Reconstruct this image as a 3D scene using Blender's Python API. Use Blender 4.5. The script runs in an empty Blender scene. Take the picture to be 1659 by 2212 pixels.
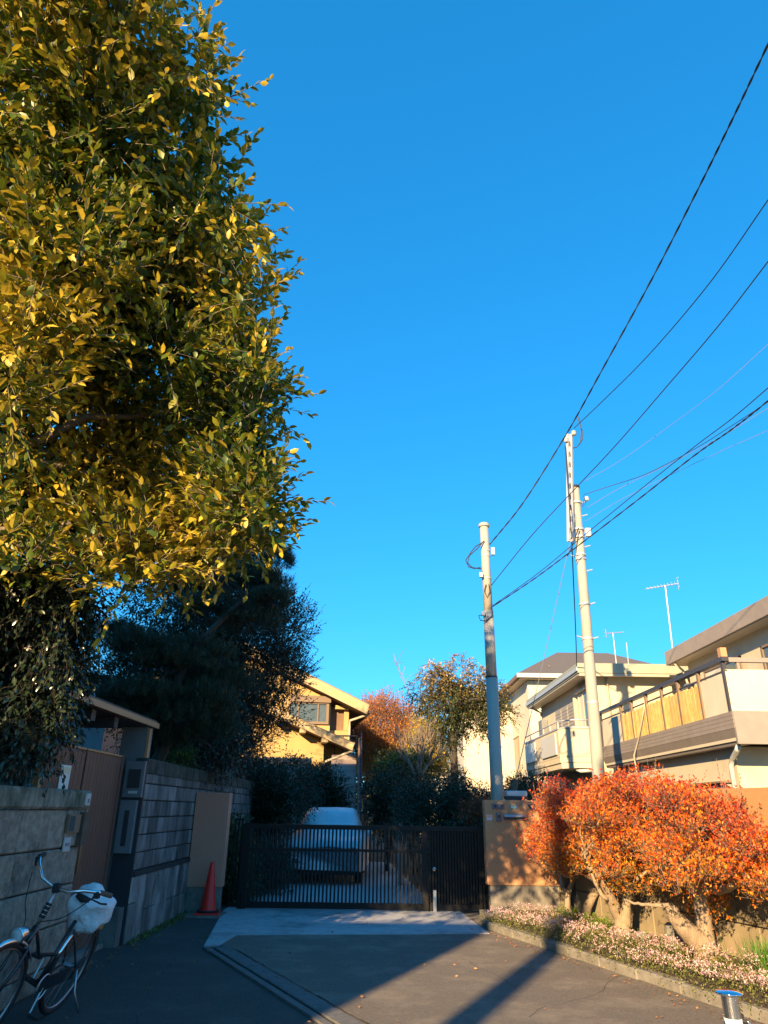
import bpy, math, random
import numpy as np
R = math.radians
random.seed(7); rng = np.random.default_rng(11)
sc = bpy.context.scene; col = sc.collection
# ------------------------------------------------------------ camera
F = 1500.0; EYE = np.array([0, 0, 1.5]); PITCH = R(23.2); ROLL = R(0.8)
fw = np.array([0, math.cos(PITCH), math.sin(PITCH)]); _u = np.array([0, -math.sin(PITCH), math.cos(PITCH)]); _r = np.array([1., 0, 0])
rt = math.cos(ROLL)*_r + math.sin(ROLL)*_u; up = math.cos(ROLL)*_u - math.sin(ROLL)*_r
from mathutils import Matrix, Vector
cam = bpy.data.objects.new('camera', bpy.data.cameras.new('camera')); col.objects.link(cam)
cam.matrix_world = Matrix(((rt[0], up[0], -fw[0], EYE[0]), (rt[1], up[1], -fw[1], EYE[1]), (rt[2], up[2], -fw[2], EYE[2]), (0, 0, 0, 1)))
cam.data.sensor_fit = 'VERTICAL'; cam.data.sensor_height = 24; cam.data.lens = F/2212*24
cam.data.clip_start = .05; cam.data.clip_end = 3000; sc.camera = cam
# ------------------------------------------------------------ sky, sun, exposure
SUN_EL = R(20); SUN_AZ = (-.4115, -.9114)       # horizontal direction towards the sun (behind the viewer, to the left)
w = bpy.data.worlds.new('World'); sc.world = w; w.use_nodes = True
nt = w.node_tree; nt.nodes.clear()
sky = nt.nodes.new('ShaderNodeTexSky'); sky.sky_type = 'NISHITA'; sky.sun_disc = False
sky.sun_elevation = SUN_EL; sky.sun_rotation = math.atan2(SUN_AZ[0], SUN_AZ[1])
sky.altitude = 0; sky.air_density = 1.0; sky.dust_density = .25; sky.ozone_density = 3.0
gam = nt.nodes.new('ShaderNodeGamma'); gam.inputs[1].default_value = .58; hsv = nt.nodes.new('ShaderNodeHueSaturation'); hsv.inputs['Saturation'].default_value = 1.155
tint = nt.nodes.new('ShaderNodeMixRGB'); tint.blend_type = 'MULTIPLY'; tint.inputs[0].default_value = 1; tint.inputs[2].default_value = (1.08, 2.27, 3.25, 1)
bg = nt.nodes.new('ShaderNodeBackground'); bg.inputs[1].default_value = .0565
wo = nt.nodes.new('ShaderNodeOutputWorld')
nt.links.new(sky.outputs[0], gam.inputs[0]); nt.links.new(gam.outputs[0], tint.inputs[1]); nt.links.new(tint.outputs[0], hsv.inputs['Color']); nt.links.new(hsv.outputs[0], bg.inputs[0]); nt.links.new(bg.outputs[0], wo.inputs[0])
sl = bpy.data.lights.new('sun', 'SUN'); sl.energy = 5.0; sl.angle = R(.55); sl.color = (1.0, .70, .36)
so = bpy.data.objects.new('sun', sl); col.objects.link(so)
sd = Vector((SUN_AZ[0]*math.cos(SUN_EL), SUN_AZ[1]*math.cos(SUN_EL), math.sin(SUN_EL)))
so.rotation_euler = sd.to_track_quat('Z', 'Y').to_euler()
vs = sc.view_settings; vs.view_transform = 'Standard'; vs.look = 'None'; vs.exposure = 1.52; vs.gamma = 1; vs.use_curve_mapping = False
cy = sc.cycles; cy.max_bounces = 6; cy.diffuse_bounces = 3; cy.transparent_max_bounces = 8; cy.transmission_bounces = 4

# ------------------------------------------------------------ measuring helpers (photo measured at 1659 x 2212)
def ray(x, y): return fw + rt*((x-829.5)/F) + up*((1106-y)/F)
def atY(x, y, Y): r = ray(x, y); return r*(Y/r[1]) + EYE
def atD(x, y, d): return ray(x, y)*d + EYE
def atZ(x, y, z=0.): r = ray(x, y); return r*((z-EYE[2])/r[2]) + EYE
def proj(P):
    q = np.atleast_2d(P) - EYE; d = q@fw; d = np.where(d < .05, .05, d)
    return 829.5 + F*(q@rt)/d, 1106 - F*(q@up)/d, d
def inpoly(px, py, poly):
    poly = np.array(poly, float); n = len(poly); ins = np.zeros(len(px), bool); j = n-1
    for i in range(n):
        xi, yi = poly[i]; xj, yj = poly[j]
        c = ((yi > py) != (yj > py)) & (px < (xj-xi)*(py-yi)/((yj-yi) if yj != yi else 1e-9) + xi)
        ins ^= c; j = i
    return ins

# ------------------------------------------------------------ materials
MATS = {}
def mat(name, c1, c2=None, scale=4., rough=.8, bump=0., bscale=40., metal=0., rnd=0., spec=.5, detail=6, stretch=(1, 1, 1), c3=None, s3=1.2, f3=.5, coat=0., emit=None):
    m = bpy.data.materials.new(name); m.use_nodes = True; n = m.node_tree.nodes; l = m.node_tree.links; b = n['Principled BSDF']
    b.inputs['Roughness'].default_value = rough; b.inputs['Metallic'].default_value = metal; b.inputs['Specular IOR Level'].default_value = spec
    b.inputs['Coat Weight'].default_value = coat
    geo = n.new('ShaderNodeNewGeometry'); mp = n.new('ShaderNodeMapping'); mp.inputs['Scale'].default_value = stretch
    l.new(geo.outputs['Position'], mp.inputs['Vector'])
    out = None
    if c2 is not None:
        t = n.new('ShaderNodeTexNoise'); t.inputs['Scale'].default_value = scale; t.inputs['Detail'].default_value = detail; t.inputs['Roughness'].default_value = .62
        l.new(mp.outputs[0], t.inputs['Vector'])
        r = n.new('ShaderNodeValToRGB'); r.color_ramp.elements[0].position = .36; r.color_ramp.elements[1].position = .66
        r.color_ramp.elements[0].color = (*c1, 1); r.color_ramp.elements[1].color = (*c2, 1)
        l.new(t.outputs['Fac'], r.inputs[0]); out = r.outputs[0]
    if c3 is not None:      # large stains
        t3 = n.new('ShaderNodeTexNoise'); t3.inputs['Scale'].default_value = s3; t3.inputs['Detail'].default_value = 7; t3.inputs['Roughness'].default_value = .7
        l.new(mp.outputs[0], t3.inputs['Vector'])
        r3 = n.new('ShaderNodeValToRGB'); r3.color_ramp.elements[0].position = f3-.06; r3.color_ramp.elements[1].position = f3+.14
        l.new(t3.outputs['Fac'], r3.inputs[0])
        mx = n.new('ShaderNodeMixRGB'); l.new(r3.outputs[0], mx.inputs[0])
        if out: l.new(out, mx.inputs[1])
        else: mx.inputs[1].default_value = (*c1, 1)
        mx.inputs[2].default_value = (*c3, 1); out = mx.outputs[0]
    if rnd:
        oi = n.new('ShaderNodeObjectInfo'); mr = n.new('ShaderNodeMapRange'); mr.inputs['To Min'].default_value = 1-rnd; mr.inputs['To Max'].default_value = 1+rnd
        l.new(oi.outputs['Random'], mr.inputs['Value'])
        hs = n.new('ShaderNodeHueSaturation'); l.new(mr.outputs[0], hs.inputs['Value'])
        if out: l.new(out, hs.inputs['Color'])
        else: hs.inputs['Color'].default_value = (*c1, 1)
        out = hs.outputs[0]
    if out: l.new(out, b.inputs['Base Color'])
    else: b.inputs['Base Color'].default_value = (*c1, 1)
    if bump:
        t2 = n.new('ShaderNodeTexNoise'); t2.inputs['Scale'].default_value = bscale; t2.inputs['Detail'].default_value = 8; t2.inputs['Roughness'].default_value = .7
        l.new(mp.outputs[0], t2.inputs['Vector'])
        bp = n.new('ShaderNodeBump'); bp.inputs['Strength'].default_value = bump; bp.inputs['Distance'].default_value = .02
        l.new(t2.outputs['Fac'], bp.inputs['Height']); l.new(bp.outputs[0], b.inputs['Normal'])
    if emit: b.inputs['Emission Color'].default_value = (*emit, 1); b.inputs['Emission Strength'].default_value = 1
    MATS[name] = m; return m
def leafmat(name, stops, rough=.5, trans=.25, spec=.5):
    m = bpy.data.materials.new(name); m.use_nodes = True; n = m.node_tree.nodes; l = m.node_tree.links; b = n['Principled BSDF']
    a = n.new('ShaderNodeAttribute'); a.attribute_name = 'rnd'
    r = n.new('ShaderNodeValToRGB'); cr = r.color_ramp
    while len(cr.elements) < len(stops): cr.elements.new(.5)
    for e, (p, c) in zip(cr.elements, stops): e.position = p; e.color = (*c, 1)
    l.new(a.outputs['Fac'], r.inputs[0]); l.new(r.outputs[0], b.inputs['Base Color'])
    b.inputs['Roughness'].default_value = rough; b.inputs['Specular IOR Level'].default_value = spec
    tr = n.new('ShaderNodeBsdfTranslucent'); l.new(r.outputs[0], tr.inputs['Color'])
    mx = n.new('ShaderNodeMixShader'); mx.inputs[0].default_value = trans
    l.new(b.outputs[0], mx.inputs[1]); l.new(tr.outputs[0], mx.inputs[2]); l.new(mx.outputs[0], n['Material Output'].inputs['Surface'])
    MATS[name] = m; return m

# ------------------------------------------------------------ mesh builder
class MB:
    def __init__(s): s.v = []; s.f = []
    def add(s, vs, fs):
        o = len(s.v); s.v += [tuple(float(c) for c in v) for v in vs]; s.f += [tuple(i+o for i in f) for f in fs]; return s
    def box(s, cx, cy, cz, sx, sy, sz, rz=0., axes=None):
        if axes is None:
            c, q = math.cos(rz), math.sin(rz); axes = (np.array([c, q, 0]), np.array([-q, c, 0]), np.array([0, 0, 1.]))
        C = np.array([cx, cy, cz], float); vs = []
        for k in (-1, 1):
            for j in (-1, 1):
                for i in (-1, 1): vs.append(C + axes[0]*i*sx/2 + axes[1]*j*sy/2 + axes[2]*k*sz/2)
        return s.add(vs, [(0, 2, 3, 1), (4, 5, 7, 6), (0, 1, 5, 4), (2, 6, 7, 3), (0, 4, 6, 2), (1, 3, 7, 5)])
    def b2(s, x0, x1, y0, y1, z0, z1): return s.box((x0+x1)/2, (y0+y1)/2, (z0+z1)/2, abs(x1-x0), abs(y1-y0), abs(z1-z0))
    def prism(s, poly, z0, z1):
        n = len(poly); vs = [(x, y, z0) for x, y in poly] + [(x, y, z1) for x, y in poly]
        return s.add(vs, [tuple(range(n))[::-1], tuple(range(n, 2*n))] + [(i, (i+1) % n, (i+1) % n+n, i+n) for i in range(n)])
    def extr(s, poly, vec):    # poly: 3D points, extruded along vec
        n = len(poly); P = [np.array(p, float) for p in poly]; V = np.array(vec, float)
        return s.add(P + [p+V for p in P], [tuple(range(n))[::-1], tuple(range(n, 2*n))] + [(i, (i+1) % n, (i+1) % n+n, i+n) for i in range(n)])
    def tube(s, pts, r, n=8, cap=True):
        P = [np.array(p, float) for p in pts]; m = len(P); rr = r if hasattr(r, '__len__') else [r]*m
        vs = []; prev = None
        for i, p in enumerate(P):
            t = P[min(i+1, m-1)] - P[max(i-1, 0)]; t = t/(np.linalg.norm(t)+1e-9)
            if prev is None: a = np.array([0, 0, 1.]) if abs(t[2]) < .9 else np.array([1., 0, 0]); u = np.cross(t, a)
            else: u = prev - t*(prev@t)
            u = u/(np.linalg.norm(u)+1e-9); prev = u; v = np.cross(t, u)
            for k in range(n): a = 2*math.pi*k/n; vs.append(p + (u*math.cos(a)+v*math.sin(a))*rr[i])
        fs = [(i*n+k, i*n+(k+1) % n, (i+1)*n+(k+1) % n, (i+1)*n+k) for i in range(m-1) for k in range(n)]
        if cap: fs += [tuple(range(n))[::-1], tuple(range((m-1)*n, m*n))]
        return s.add(vs, fs)
    def lathe(s, prof, c, n=16, axes=None):
        if axes is None: axes = (np.array([1., 0, 0]), np.array([0, 1., 0]), np.array([0, 0, 1.]))
        C = np.array(c, float); vs = []
        for r, z in prof:
            for k in range(n): a = 2*math.pi*k/n; vs.append(C + (axes[0]*math.cos(a)+axes[1]*math.sin(a))*r + axes[2]*z)
        m = len(prof); fs = [(i*n+k, i*n+(k+1) % n, (i+1)*n+(k+1) % n, (i+1)*n+k) for i in range(m-1) for k in range(n)]
        fs += [tuple(range(n))[::-1], tuple(range((m-1)*n, m*n))]
        return s.add(vs, fs)
    def torus(s, c, ax, R0, r, n=32, m=8):
        ax = np.array(ax, float); ax /= np.linalg.norm(ax); a = np.array([0, 0, 1.]) if abs(ax[2]) < .9 else np.array([1., 0, 0])
        u = np.cross(ax, a); u /= np.linalg.norm(u); v = np.cross(ax, u); vs = []
        for i in range(n):
            t = 2*math.pi*i/n; d = u*math.cos(t)+v*math.sin(t)
            for j in range(m): q = 2*math.pi*j/m; vs.append(np.array(c)+d*(R0+r*math.cos(q))+ax*r*math.sin(q))
        return s.add(vs, [(i*m+j, i*m+(j+1) % m, ((i+1) % n)*m+(j+1) % m, ((i+1) % n)*m+j) for i in range(n) for j in range(m)])
    def build(s, name, m, parent=None, smooth=False, bevel=0.):
        V = np.array(s.v); c = (V.min(0)+V.max(0))/2
        if parent is None: c[2] = V[:, 2].min()
        me = bpy.data.meshes.new(name); me.from_pydata((V-c).tolist(), [], s.f); me.update()
        me.materials.append(m)
        if smooth: me.polygons.foreach_set('use_smooth', [True]*len(me.polygons)); 
        o = bpy.data.objects.new(name, me); link(o, c, parent)
        if bevel:
            b = o.modifiers.new('bevel', 'BEVEL'); b.width = bevel; b.segments = 2; b.limit_method = 'ANGLE'
        return o
BASE = {}
def link(o, c, parent=None):
    col.objects.link(o); c = np.array(c, float)
    BASE[o.name] = c
    if parent is not None: o.parent = parent; o.location = Vector((c - BASE[parent.name]).tolist())
    else: o.location = Vector(c.tolist())
    return o
def thing(name, loc, label, cat, group=None):
    o = bpy.data.objects.new(name, None); link(o, loc); o.empty_display_size = .2
    return tag(o, label, cat, group)
def tag(o, label=None, cat=None, group=None, kind=None):
    if label: o['label'] = label
    if cat: o['category'] = cat
    if group: o['group'] = group
    if kind: o['kind'] = kind
    return o
def struct(o): o['kind'] = 'structure'; return o
def inst(proto, name, c, parent, rot=None, scale=None):     # another piece sharing the mesh of proto
    o = bpy.data.objects.new(name, proto.data if hasattr(proto, 'data') else proto); link(o, c, parent)
    if rot is not None: o.rotation_euler = rot
    if scale is not None: o.scale = scale
    return o
def bmesh_box(name, sx, sy, sz, m, jitter=0., ch=.0):
    """a slightly chamfered block mesh, origin at its centre"""
    b = MB(); a = ch
    xs, ys, zs = sx/2, sy/2, sz/2
    if ch:
        b.add([(x*(xs-a), y*(ys-a), z*zs) for z in (-1, 1) for y in (-1, 1) for x in (-1, 1)] +
              [(x*(xs-a), y*ys, z*(zs-a)) for z in (-1, 1) for y in (-1, 1) for x in (-1, 1)] +
              [(x*xs, y*(ys-a), z*(zs-a)) for z in (-1, 1) for y in (-1, 1) for x in (-1, 1)], [])
        import bmesh as bmm
        bm = bmm.new(); [bm.verts.new(v) for v in b.v]; r = bmm.ops.convex_hull(bm, input=bm.verts)
        me = bpy.data.meshes.new(name); bm.to_mesh(me); bm.free()
    else:
        b.box(0, 0, 0, sx, sy, sz); me = bpy.data.meshes.new(name); me.from_pydata(b.v, [], b.f)
    me.materials.append(m); return me

# ------------------------------------------------------------ foliage engine (numpy)
def norm(a): return a/(np.linalg.norm(a, axis=-1, keepdims=True)+1e-9)
def rdir(n): return norm(rng.normal(size=(n, 3)))
T_BROAD = (np.array([[0, 0, 0], [.25, .21, .04], [.28, 0, -.02], [.25, -.21, .04], [.62, .23, .0], [.66, 0, -.06], [.62, -.23, .0], [1., 0, -.16]]),
           [(0, 2, 1), (0, 3, 2), (1, 2, 5, 4), (2, 3, 6, 5), (4, 5, 7), (5, 6, 7)])
T_LEAF = (np.array([[0, 0, 0], [.5, .26, .06], [.5, 0, -.02], [.5, -.26, .06], [1., 0, -.08]]), [(0, 2, 1), (0, 3, 2), (1, 2, 4), (2, 3, 4)])
T_DIAM = (np.array([[0, 0, 0], [.5, .27, .04], [1., 0, -.05], [.5, -.27, .04]]), [(0, 3, 2), (0, 2, 1)])
T_NEED = (np.array([[0, .014, 0], [0, -.014, 0], [1., 0, 0]]), [(0, 1, 2)])
def leaves(name, m, P, D, S, rnd, tmpl=T_DIAM, parent=None, N=None, kind='stuff', base=None):
    n = len(P); D = norm(D)
    if N is None: N = np.tile([0, 0, 1.], (n, 1)) + rng.normal(size=(n, 3))*.45
    Yv = norm(np.cross(N, D)); Nv = np.cross(D, Yv)
    tv, tf = tmpl; k = len(tv)
    V = (P[:, None, :] + (tv[None, :, 0:1]*D[:, None, :] + tv[None, :, 1:2]*Yv[:, None, :] + tv[None, :, 2:3]*Nv[:, None, :])*S[:, None, None]).reshape(-1, 3)
    sizes = np.array([len(f) for f in tf]); flat = np.concatenate([np.array(f) for f in tf])
    L = (flat[None, :] + (np.arange(n)*k)[:, None]).ravel()
    tot = np.tile(sizes, n); start = np.concatenate([[0], np.cumsum(tot)[:-1]])
    c = V.mean(0) if base is None else np.array(base, float)
    me = bpy.data.meshes.new(name); me.vertices.add(len(V)); me.vertices.foreach_set('co', (V-c).ravel())
    me.loops.add(len(L)); me.loops.foreach_set('vertex_index', L.astype(np.int32))
    me.polygons.add(len(tot)); me.polygons.foreach_set('loop_start', start.astype(np.int32)); me.polygons.foreach_set('loop_total', tot.astype(np.int32))
    me.update(calc_edges=True)
    at = me.attributes.new('rnd', 'FLOAT', 'FACE'); at.data.foreach_set('value', np.repeat(np.clip(rnd, 0, 1), len(tf)).astype(np.float32))
    me.materials.append(m); o = bpy.data.objects.new(name, me); link(o, c, parent)
    if kind: o['kind'] = kind
    return o
def twigs(name, m, A, B, r0, r1, parent=None, kind='stuff'):
    n = len(A); d = norm(B-A); u = norm(np.cross(d, np.array([.3, .2, .93]))); v = np.cross(d, u)
    ang = [0, 2.094, 4.188]; ring = [u*math.cos(a)+v*math.sin(a) for a in ang]
    r0 = np.broadcast_to(r0, n)[:, None]; r1 = np.broadcast_to(r1, n)[:, None]
    V = np.stack([A+q*r0 for q in ring] + [B+q*r1 for q in ring], 1).reshape(-1, 3)
    fl = np.array([0, 1, 4, 3, 1, 2, 5, 4, 2, 0, 3, 5]); L = (fl[None]+(np.arange(n)*6)[:, None]).ravel()
    c = V.mean(0); me = bpy.data.meshes.new(name); me.vertices.add(len(V)); me.vertices.foreach_set('co', (V-c).ravel())
    me.loops.add(len(L)); me.loops.foreach_set('vertex_index', L.astype(np.int32)); me.polygons.add(3*n)
    me.polygons.foreach_set('loop_start', (np.arange(3*n)*4).astype(np.int32)); me.polygons.foreach_set('loop_total', np.full(3*n, 4, np.int32)); me.update(calc_edges=True)
    me.materials.append(m); o = bpy.data.objects.new(name, me); link(o, c, parent)
    if kind: o['kind'] = kind
    return o
def sprigs(P, D, L, nl, size, droop=.25, open_=.9):
    """leaves set alternately along curved twigs -> leaf positions, directions, sizes, twig segments"""
    n = len(P); D = norm(D); side = norm(np.cross(D, rdir(n))); ph = rng.uniform(0, 6.28, n)
    LP, LD, LS, SA, SB = [], [], [], [], []; prev = P
    for j in range(nl):
        t = (j+1)/nl
        q = P + D*(L*t)[:, None] + np.array([0, 0, -1.])*(droop*L*t*t)[:, None]
        SA.append(prev); SB.append(q); prev = q
        tg = norm(D + np.array([0, 0, -1.])*2*droop*t)
        u = norm(np.cross(tg, side)); a = ph + j*2.4
        lat = side*np.cos(a)[:, None] + u*np.sin(a)[:, None]
        LP.append(q); LD.append(norm(tg*(.55+.5*t) + lat*open_*(1.1-.6*t) + rng.normal(size=(n, 3))*.15)); LS.append(size*rng.uniform(.65, 1.15, n)*(1-.25*t))
    return np.concatenate(LP), np.concatenate(LD), np.concatenate(LS), np.concatenate(SA), np.concatenate(SB)
def clump_pts(C, rx, rz, per, shell=.45):
    """random points in ellipsoid clumps, more of them towards the outside -> points, outward directions"""
    C = np.asarray(C, float); n = len(C)*per; idx = np.repeat(np.arange(len(C)), per); o = rdir(n); r = rng.uniform(0, 1, n)**shell
    rx = np.broadcast_to(rx, len(C))[idx]; rz = np.broadcast_to(rz, len(C))[idx]
    return C[idx] + o*np.stack([rx*r, rx*r, rz*r], 1), o, idx
def limb(b, a, c, r0, r1, wob=.12, n=6, k=7):
    a = np.array(a, float); c = np.array(c, float); L = np.linalg.norm(c-a); pts = []
    for i in range(n+1):
        t = i/n; p = a*(1-t)+c*t + (rng.normal(size=3)*wob*L*.25*math.sin(math.pi*t)); p[2] += .1*L*math.sin(math.pi*t); pts.append(p)
    b.tube(pts, [r0+(r1-r0)*i/n for i in range(n+1)], k); return pts
# ============================================================ materials in use
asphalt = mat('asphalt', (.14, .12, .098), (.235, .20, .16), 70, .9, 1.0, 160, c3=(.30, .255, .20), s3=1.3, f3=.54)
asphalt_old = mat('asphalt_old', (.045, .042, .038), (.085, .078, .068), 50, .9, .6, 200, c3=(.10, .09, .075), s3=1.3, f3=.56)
concrete = mat('concrete', (.33, .34, .35), (.44, .445, .45), 7, .85, .3, 120, c3=(.17, .17, .168), s3=1.1, f3=.56)
concrete_edge = mat('concrete_edge', (.17, .155, .135), (.25, .23, .20), 9, .9, .4, 90, c3=(.12, .11, .09), s3=3, f3=.55)
gutter_m = mat('gutter_concrete', (.10, .10, .098), (.16, .155, .15), 18, .9, .5, 120)
soil = mat('soil', (.045, .032, .02), (.10, .07, .045), 14, .95, .8, 60)
block_m = mat('concrete_block', (.075, .072, .068), (.25, .238, .225), 4.5, .9, .5, 90, rnd=.35, stretch=(1, 1, .35), c3=(.03, .03, .028), s3=2.2, f3=.56)
block_lo = mat('rough_slab', (.13, .12, .11), (.33, .31, .28), 5, .9, .7, 60, rnd=.35, stretch=(1, 1, .4), c3=(.035, .034, .03), s3=2.8, f3=.58)
mortar = mat('mortar', (.02, .02, .02), (.045, .043, .04), 12, .95, .4, 90)
stone_m = mat('tuff_stone', (.24, .20, .155), (.44, .37, .28), 16, .92, 1.2, 34, rnd=.12, c3=(.05, .048, .042), s3=2.1, f3=.57)
coping_m = mat('mossy_coping', (.20, .185, .14), (.36, .335, .26), 14, .92, .9, 34, c3=(.045, .06, .03), s3=3, f3=.48, stretch=(1, 1, .6))
stucco_tan = mat('tan_stucco', (.54, .275, .135), (.59, .305, .15), 30, .9, .45, 260)
stucco_dk = mat('brown_stucco', (.36, .20, .085), (.40, .225, .10), 26, .9, .45, 240)
tan_edge = mat('tan_edge', (.55, .40, .2), None, rough=.7)
door_brown = mat('brown_door', (.135, .066, .045), (.165, .082, .055), 6, .55, .1, 60, stretch=(1, 1, .15))
door_trim = mat('ochre_trim', (.46, .25, .12), None, rough=.5)
grey_panel = mat('grey_panel', (.14, .15, .16), (.18, .19, .20), 3, .5)
dark_panel = mat('dark_panel', (.03, .03, .035), None, rough=.6)
white_paper = mat('white_paper', (.75, .73, .68), None, rough=.6)
white_plastic = mat('white_plastic', (.52, .52, .50), None, rough=.4)
alu = mat('aluminium', (.42, .42, .43), None, rough=.42, metal=1.)
steel = mat('chrome', (.85, .84, .82), None, rough=.22, metal=1.)
blackmetal = mat('black_metal', (.006, .006, .007), None, rough=.5, spec=.25)
rubber = mat('rubber', (.015, .015, .016), None, rough=.75)
wood_pole = mat('wood', (.09, .06, .04), (.15, .10, .07), 12, .85, .4, 60)
pole_steel = mat('painted_steel_pole', (.36, .335, .29), (.40, .375, .33), 3, .55, .05, 30, stretch=(1, 1, .2))
pole_conc = mat('concrete_pole', (.28, .28, .25), (.36, .355, .32), 3.5, .8, .2, 80, stretch=(1, 1, .25))
galv = mat('galvanised', (.45, .46, .47), None, rough=.45, metal=.3)
wire_m = mat('cable_black', (.02, .022, .025), None, rough=.6)
wire_g = mat('cable_grey', (.12, .13, .15), None, rough=.6)
cone_red = mat('cone_red', (.92, .022, .012), (.95, .03, .014), 12, .45, .05, 30)
cover_m = mat('silver_cover', (.60, .64, .68), (.72, .76, .80), 3, .38, .9, 9, metal=.25)
plastic_bag = mat('white_bag', (.66, .68, .70), (.76, .77, .78), 6, .35, .9, 16)
cream = mat('cream_wall', (.54, .47, .345), (.58, .51, .38), 2, .9, .15, 150, c3=(.46, .40, .285), s3=1.1, f3=.58)
white_wall = mat('white_wall', (.58, .51, .39), (.63, .56, .44), 2, .9, .15, 150)
grey_fascia = mat('grey_fascia', (.27, .225, .19), (.31, .26, .215), 3, .7)
green_fascia = mat('sage_fascia', (.28, .295, .225), (.32, .335, .26), 3, .6)
fascia_bar = mat('taupe_cladding', (.24, .205, .18), (.28, .24, .21), 3, .6)
roof_dark = mat('dark_roof', (.10, .085, .075), (.14, .12, .105), 20, .8, .2, 40)
bamboo = mat('bamboo', (.52, .32, .09), (.66, .44, .16), 9, .5, .1, 30, rnd=.22)
rail_dark = mat('dark_rail', (.05, .045, .045), None, rough=.4)
glass = mat('window_glass', (.05, .07, .08), (.10, .13, .14), 1.2, .09, spec=.45)
curtain = mat('curtain', (.55, .53, .47), None, rough=.9)
frame_br = mat('bronze_frame', (.20, .14, .09), None, rough=.5)
frame_lt = mat('pale_frame', (.42, .37, .29), None, rough=.5)
yellow_wall = mat('yellow_wall', (.42, .29, .12), (.46, .32, .135), 2.5, .9, .2, 120)
verge = mat('verge_board', (.44, .32, .17), (.48, .36, .19), 3, .8, .1, 60)
tile_br = mat('brown_tile', (.20, .13, .09), (.27, .18, .12), 9, .7, .2, 40)
soffit_m = mat('brown_soffit', (.17, .10, .06), (.21, .13, .08), 4, .8)
shutter_m = mat('shutter_slats', (.28, .26, .235), None, rough=.6)
purple_wall = mat('mauve_wall', (.30, .24, .22), (.36, .29, .27), 3, .9, .2, 90)
tile_m = mat('wall_tile', (.22, .175, .11), (.29, .23, .145), 3, .8, .3, 60, rnd=.12)
bark = mat('bark', (.27, .20, .13), (.38, .29, .20), 22, .9, .8, 60, stretch=(1, 1, .3))
bark_dk = mat('dark_bark', (.035, .028, .022), (.075, .06, .046), 18, .9, .8, 50, stretch=(1, 1, .3))
bark_mid = mat('grey_bark', (.17, .13, .10), (.27, .21, .16), 18, .9, .8, 50, stretch=(1, 1, .3))
blue_enamel = mat('polished_cap', (.80, .82, .85), None, rough=.06, metal=1.)
white_band = mat('reflective_band', (.9, .9, .88), None, rough=.25)
teal = mat('teal_plate', (.09, .30, .33), None, rough=.4)
slate = mat('slate_plate', (.13, .115, .13), None, rough=.5)
pale_blue = mat('pale_blue_print', (.45, .55, .62), None, rough=.5)
pink_print = mat('pink_print', (.72, .36, .30), None, rough=.5)
orange_refl = mat('amber', (.75, .28, .03), None, rough=.3)
rock = mat('grey_rock', (.16, .155, .13), (.25, .24, .21), 9, .9, .8, 30)
gravel = mat('driveway', (.42, .44, .46), (.62, .64, .66), 45, .9, .6, 160)

# ============================================================ ground and roads
g = MB()
g.add([(-300, -300, 0), (300, -300, 0), (300, 400, 0), (-300, 400, 0)], [(0, 1, 2, 3)])
struct(g.build('ground', mat('earth', (.05, .042, .03), (.09, .075, .05), 3, .95, .5, 40)))
def sheet(name, m, poly, z):
    b = MB(); b.add([(x, y, z) for x, y in poly], [tuple(range(len(poly)))]); return struct(b.build(name, m))
# the wide forecourt asphalt right of the gutter, and the older lane left of it
GA, GB = np.array([-1.98, 9.48]), np.array([-.40, 6.50]); gd = (GB-GA)/np.linalg.norm(GB-GA); gn = np.array([-gd[1], gd[0]])
def gp(t, o): q = GA+gd*t+gn*o; return (q[0], q[1])
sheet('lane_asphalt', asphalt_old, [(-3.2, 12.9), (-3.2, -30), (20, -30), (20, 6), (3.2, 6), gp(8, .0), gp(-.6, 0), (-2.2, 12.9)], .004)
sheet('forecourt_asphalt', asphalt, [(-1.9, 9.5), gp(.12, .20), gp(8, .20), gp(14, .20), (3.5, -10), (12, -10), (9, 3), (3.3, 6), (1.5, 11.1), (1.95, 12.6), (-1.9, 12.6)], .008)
apron = MB(); apron.prism([(-2.44, 12.55), (-2.03, 9.46), (-1.86, 9.50), (-1.80, 10.24), (-.3, 10.42), (1.47, 10.62), (1.30, 12.9), (-2.44, 12.9)], 0, .016)
ap = struct(apron.build('concrete_apron', concrete))
sheet('driveway', gravel, [(-2.3, 12.9), (1.0, 12.9), (.75, 17), (.3, 24), (-1.8, 24), (-2.3, 17)], .012)
# gutter: a run of concrete slabs with open joints beside a raised lip
gut = struct(thing('gutter', (GA[0], GA[1], 0), 'x', 'x')); del gut['label'], gut['category']
bme = bmesh_box('gutter_slab', .58, .17, .02, gutter_m, ch=.006)
ang = math.atan2(gd[1], gd[0])
for k in range(15):
    q = GA+gd*(.45+.6*k)+gn*.10
    inst(bme, 'gutter_slab', (q[0], q[1], .008+.002*random.random()), gut, (random.uniform(-.004, .004), 0, ang+random.uniform(-.008, .008)))
lip = MB(); q0 = GA+gd*.1-gn*.03; q1 = GA+gd*9-gn*.03
lip.extr([(q0[0], q0[1], 0), (q0[0]-gn[0]*.07, q0[1]-gn[1]*.07, 0), (q0[0]-gn[0]*.07, q0[1]-gn[1]*.07, .022), (q0[0], q0[1], .02)], (q1[0]-q0[0], q1[1]-q0[1], 0))
lip.build('gutter_lip', gutter_m, gut)
crk = MB()    # crack along the far side of the slabs
pc = [gp(.3+.12*i, .205+random.uniform(-.008, .008)) for i in range(70)]
for i in range(69):
    wd = random.uniform(.006, .02); a, c = pc[i], pc[i+1]
    crk.add([(a[0], a[1], .013), (c[0], c[1], .013), (c[0]+gn[0]*wd, c[1]+gn[1]*wd, .013), (a[0]+gn[0]*wd, a[1]+gn[1]*wd, .013)], [(0, 1, 2, 3)])
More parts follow.
